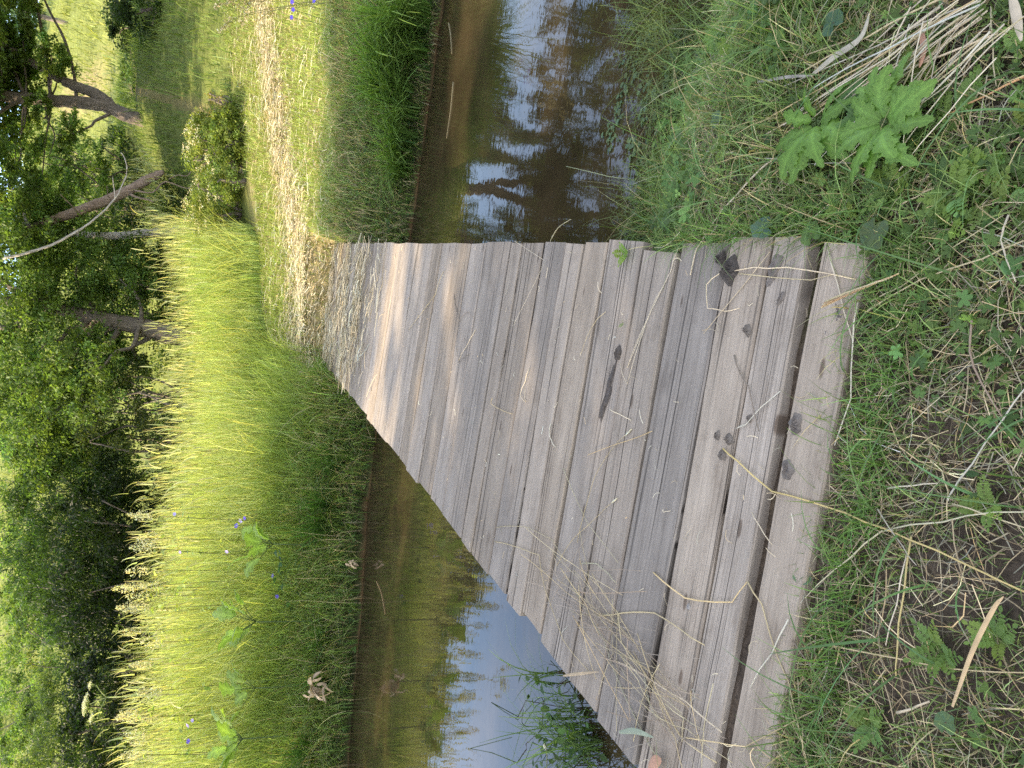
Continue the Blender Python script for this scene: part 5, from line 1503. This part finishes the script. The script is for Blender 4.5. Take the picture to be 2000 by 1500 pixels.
# ------------------------------------------------------------------ light
SUN_EL, SUN_AZ = math.radians(30), math.radians(-93)   # azimuth from +Y toward +X
wd = bpy.data.worlds.new('World'); S.world = wd; wd.use_nodes = True
nt = wd.node_tree; nt.nodes.clear()
out = nt.nodes.new('ShaderNodeOutputWorld'); bg = nt.nodes.new('ShaderNodeBackground'); sky = nt.nodes.new('ShaderNodeTexSky')
sky.sky_type = 'NISHITA'; sky.sun_disc = False; sky.sun_elevation = SUN_EL; sky.sun_rotation = SUN_AZ % (2 * PI)
sky.air_density = 1.0; sky.dust_density = 1.0; sky.ozone_density = 1.9
# thin drifting cloud; warm cover added behind the camera to offset blue skylight
tc = nt.nodes.new('ShaderNodeTexCoord'); mp = nt.nodes.new('ShaderNodeMapping'); mp.inputs['Scale'].default_value = (1.2, 1.2, 3.4)
nz = nt.nodes.new('ShaderNodeTexNoise'); nz.inputs['Scale'].default_value = 1.6; nz.inputs['Detail'].default_value = 6
rp = nt.nodes.new('ShaderNodeValToRGB'); rp.color_ramp.elements[0].position = .42; rp.color_ramp.elements[0].color = (.1, .1, .1, 1); rp.color_ramp.elements[1].position = .72; rp.color_ramp.elements[1].color = (.6, .6, .6, 1)
mx = nt.nodes.new('ShaderNodeMix'); mx.data_type = 'RGBA'; mx.inputs[7].default_value = (7.0, 6.2, 5.4, 1)
L = nt.links.new
L(tc.outputs['Generated'], mp.inputs[0]); L(mp.outputs[0], nz.inputs['Vector']); L(nz.outputs[0], rp.inputs[0]); sx = nt.nodes.new('ShaderNodeSeparateXYZ'); L(tc.outputs['Generated'], sx.inputs[0])
mr = nt.nodes.new('ShaderNodeMapRange'); mr.inputs[1].default_value = .95; mr.inputs[2].default_value = -.3; mr.inputs[3].default_value = .25; mr.inputs[4].default_value = 1.35; L(sx.outputs['Y'], mr.inputs[0])
mm_ = nt.nodes.new('ShaderNodeMath'); mm_.operation = 'MULTIPLY'; mm_.use_clamp = True; L(rp.outputs[0], mm_.inputs[0]); L(mr.outputs[0], mm_.inputs[1]); L(mm_.outputs[0], mx.inputs[0])
L(sky.outputs[0], mx.inputs[6]); L(mx.outputs[2], bg.inputs['Color']); L(bg.outputs[0], out.inputs[0])
bg.inputs['Strength'].default_value = .15
ld = bpy.data.lights.new('sun', 'SUN'); ld.energy = 2.8; ld.angle = math.radians(.8); ld.color = (1.0, .80, .54)
sn = link(bpy.data.objects.new('sun', ld))
sd = Vector((math.sin(SUN_AZ) * math.cos(SUN_EL), math.cos(SUN_AZ) * math.cos(SUN_EL), math.sin(SUN_EL)))
sn.rotation_euler = (-sd).to_track_quat('-Z', 'Y').to_euler()
sn.location = sd * 60

vs = S.view_settings
vs.view_transform = 'Standard'; vs.look = 'None'; vs.gamma = 1; vs.use_curve_mapping = False; vs.exposure = 2.22
S.cycles.max_bounces = 6; S.cycles.diffuse_bounces = 3; S.cycles.glossy_bounces = 3; S.cycles.transmission_bounces = 3; S.cycles.transparent_max_bounces = 6
S.cycles.use_denoising = False
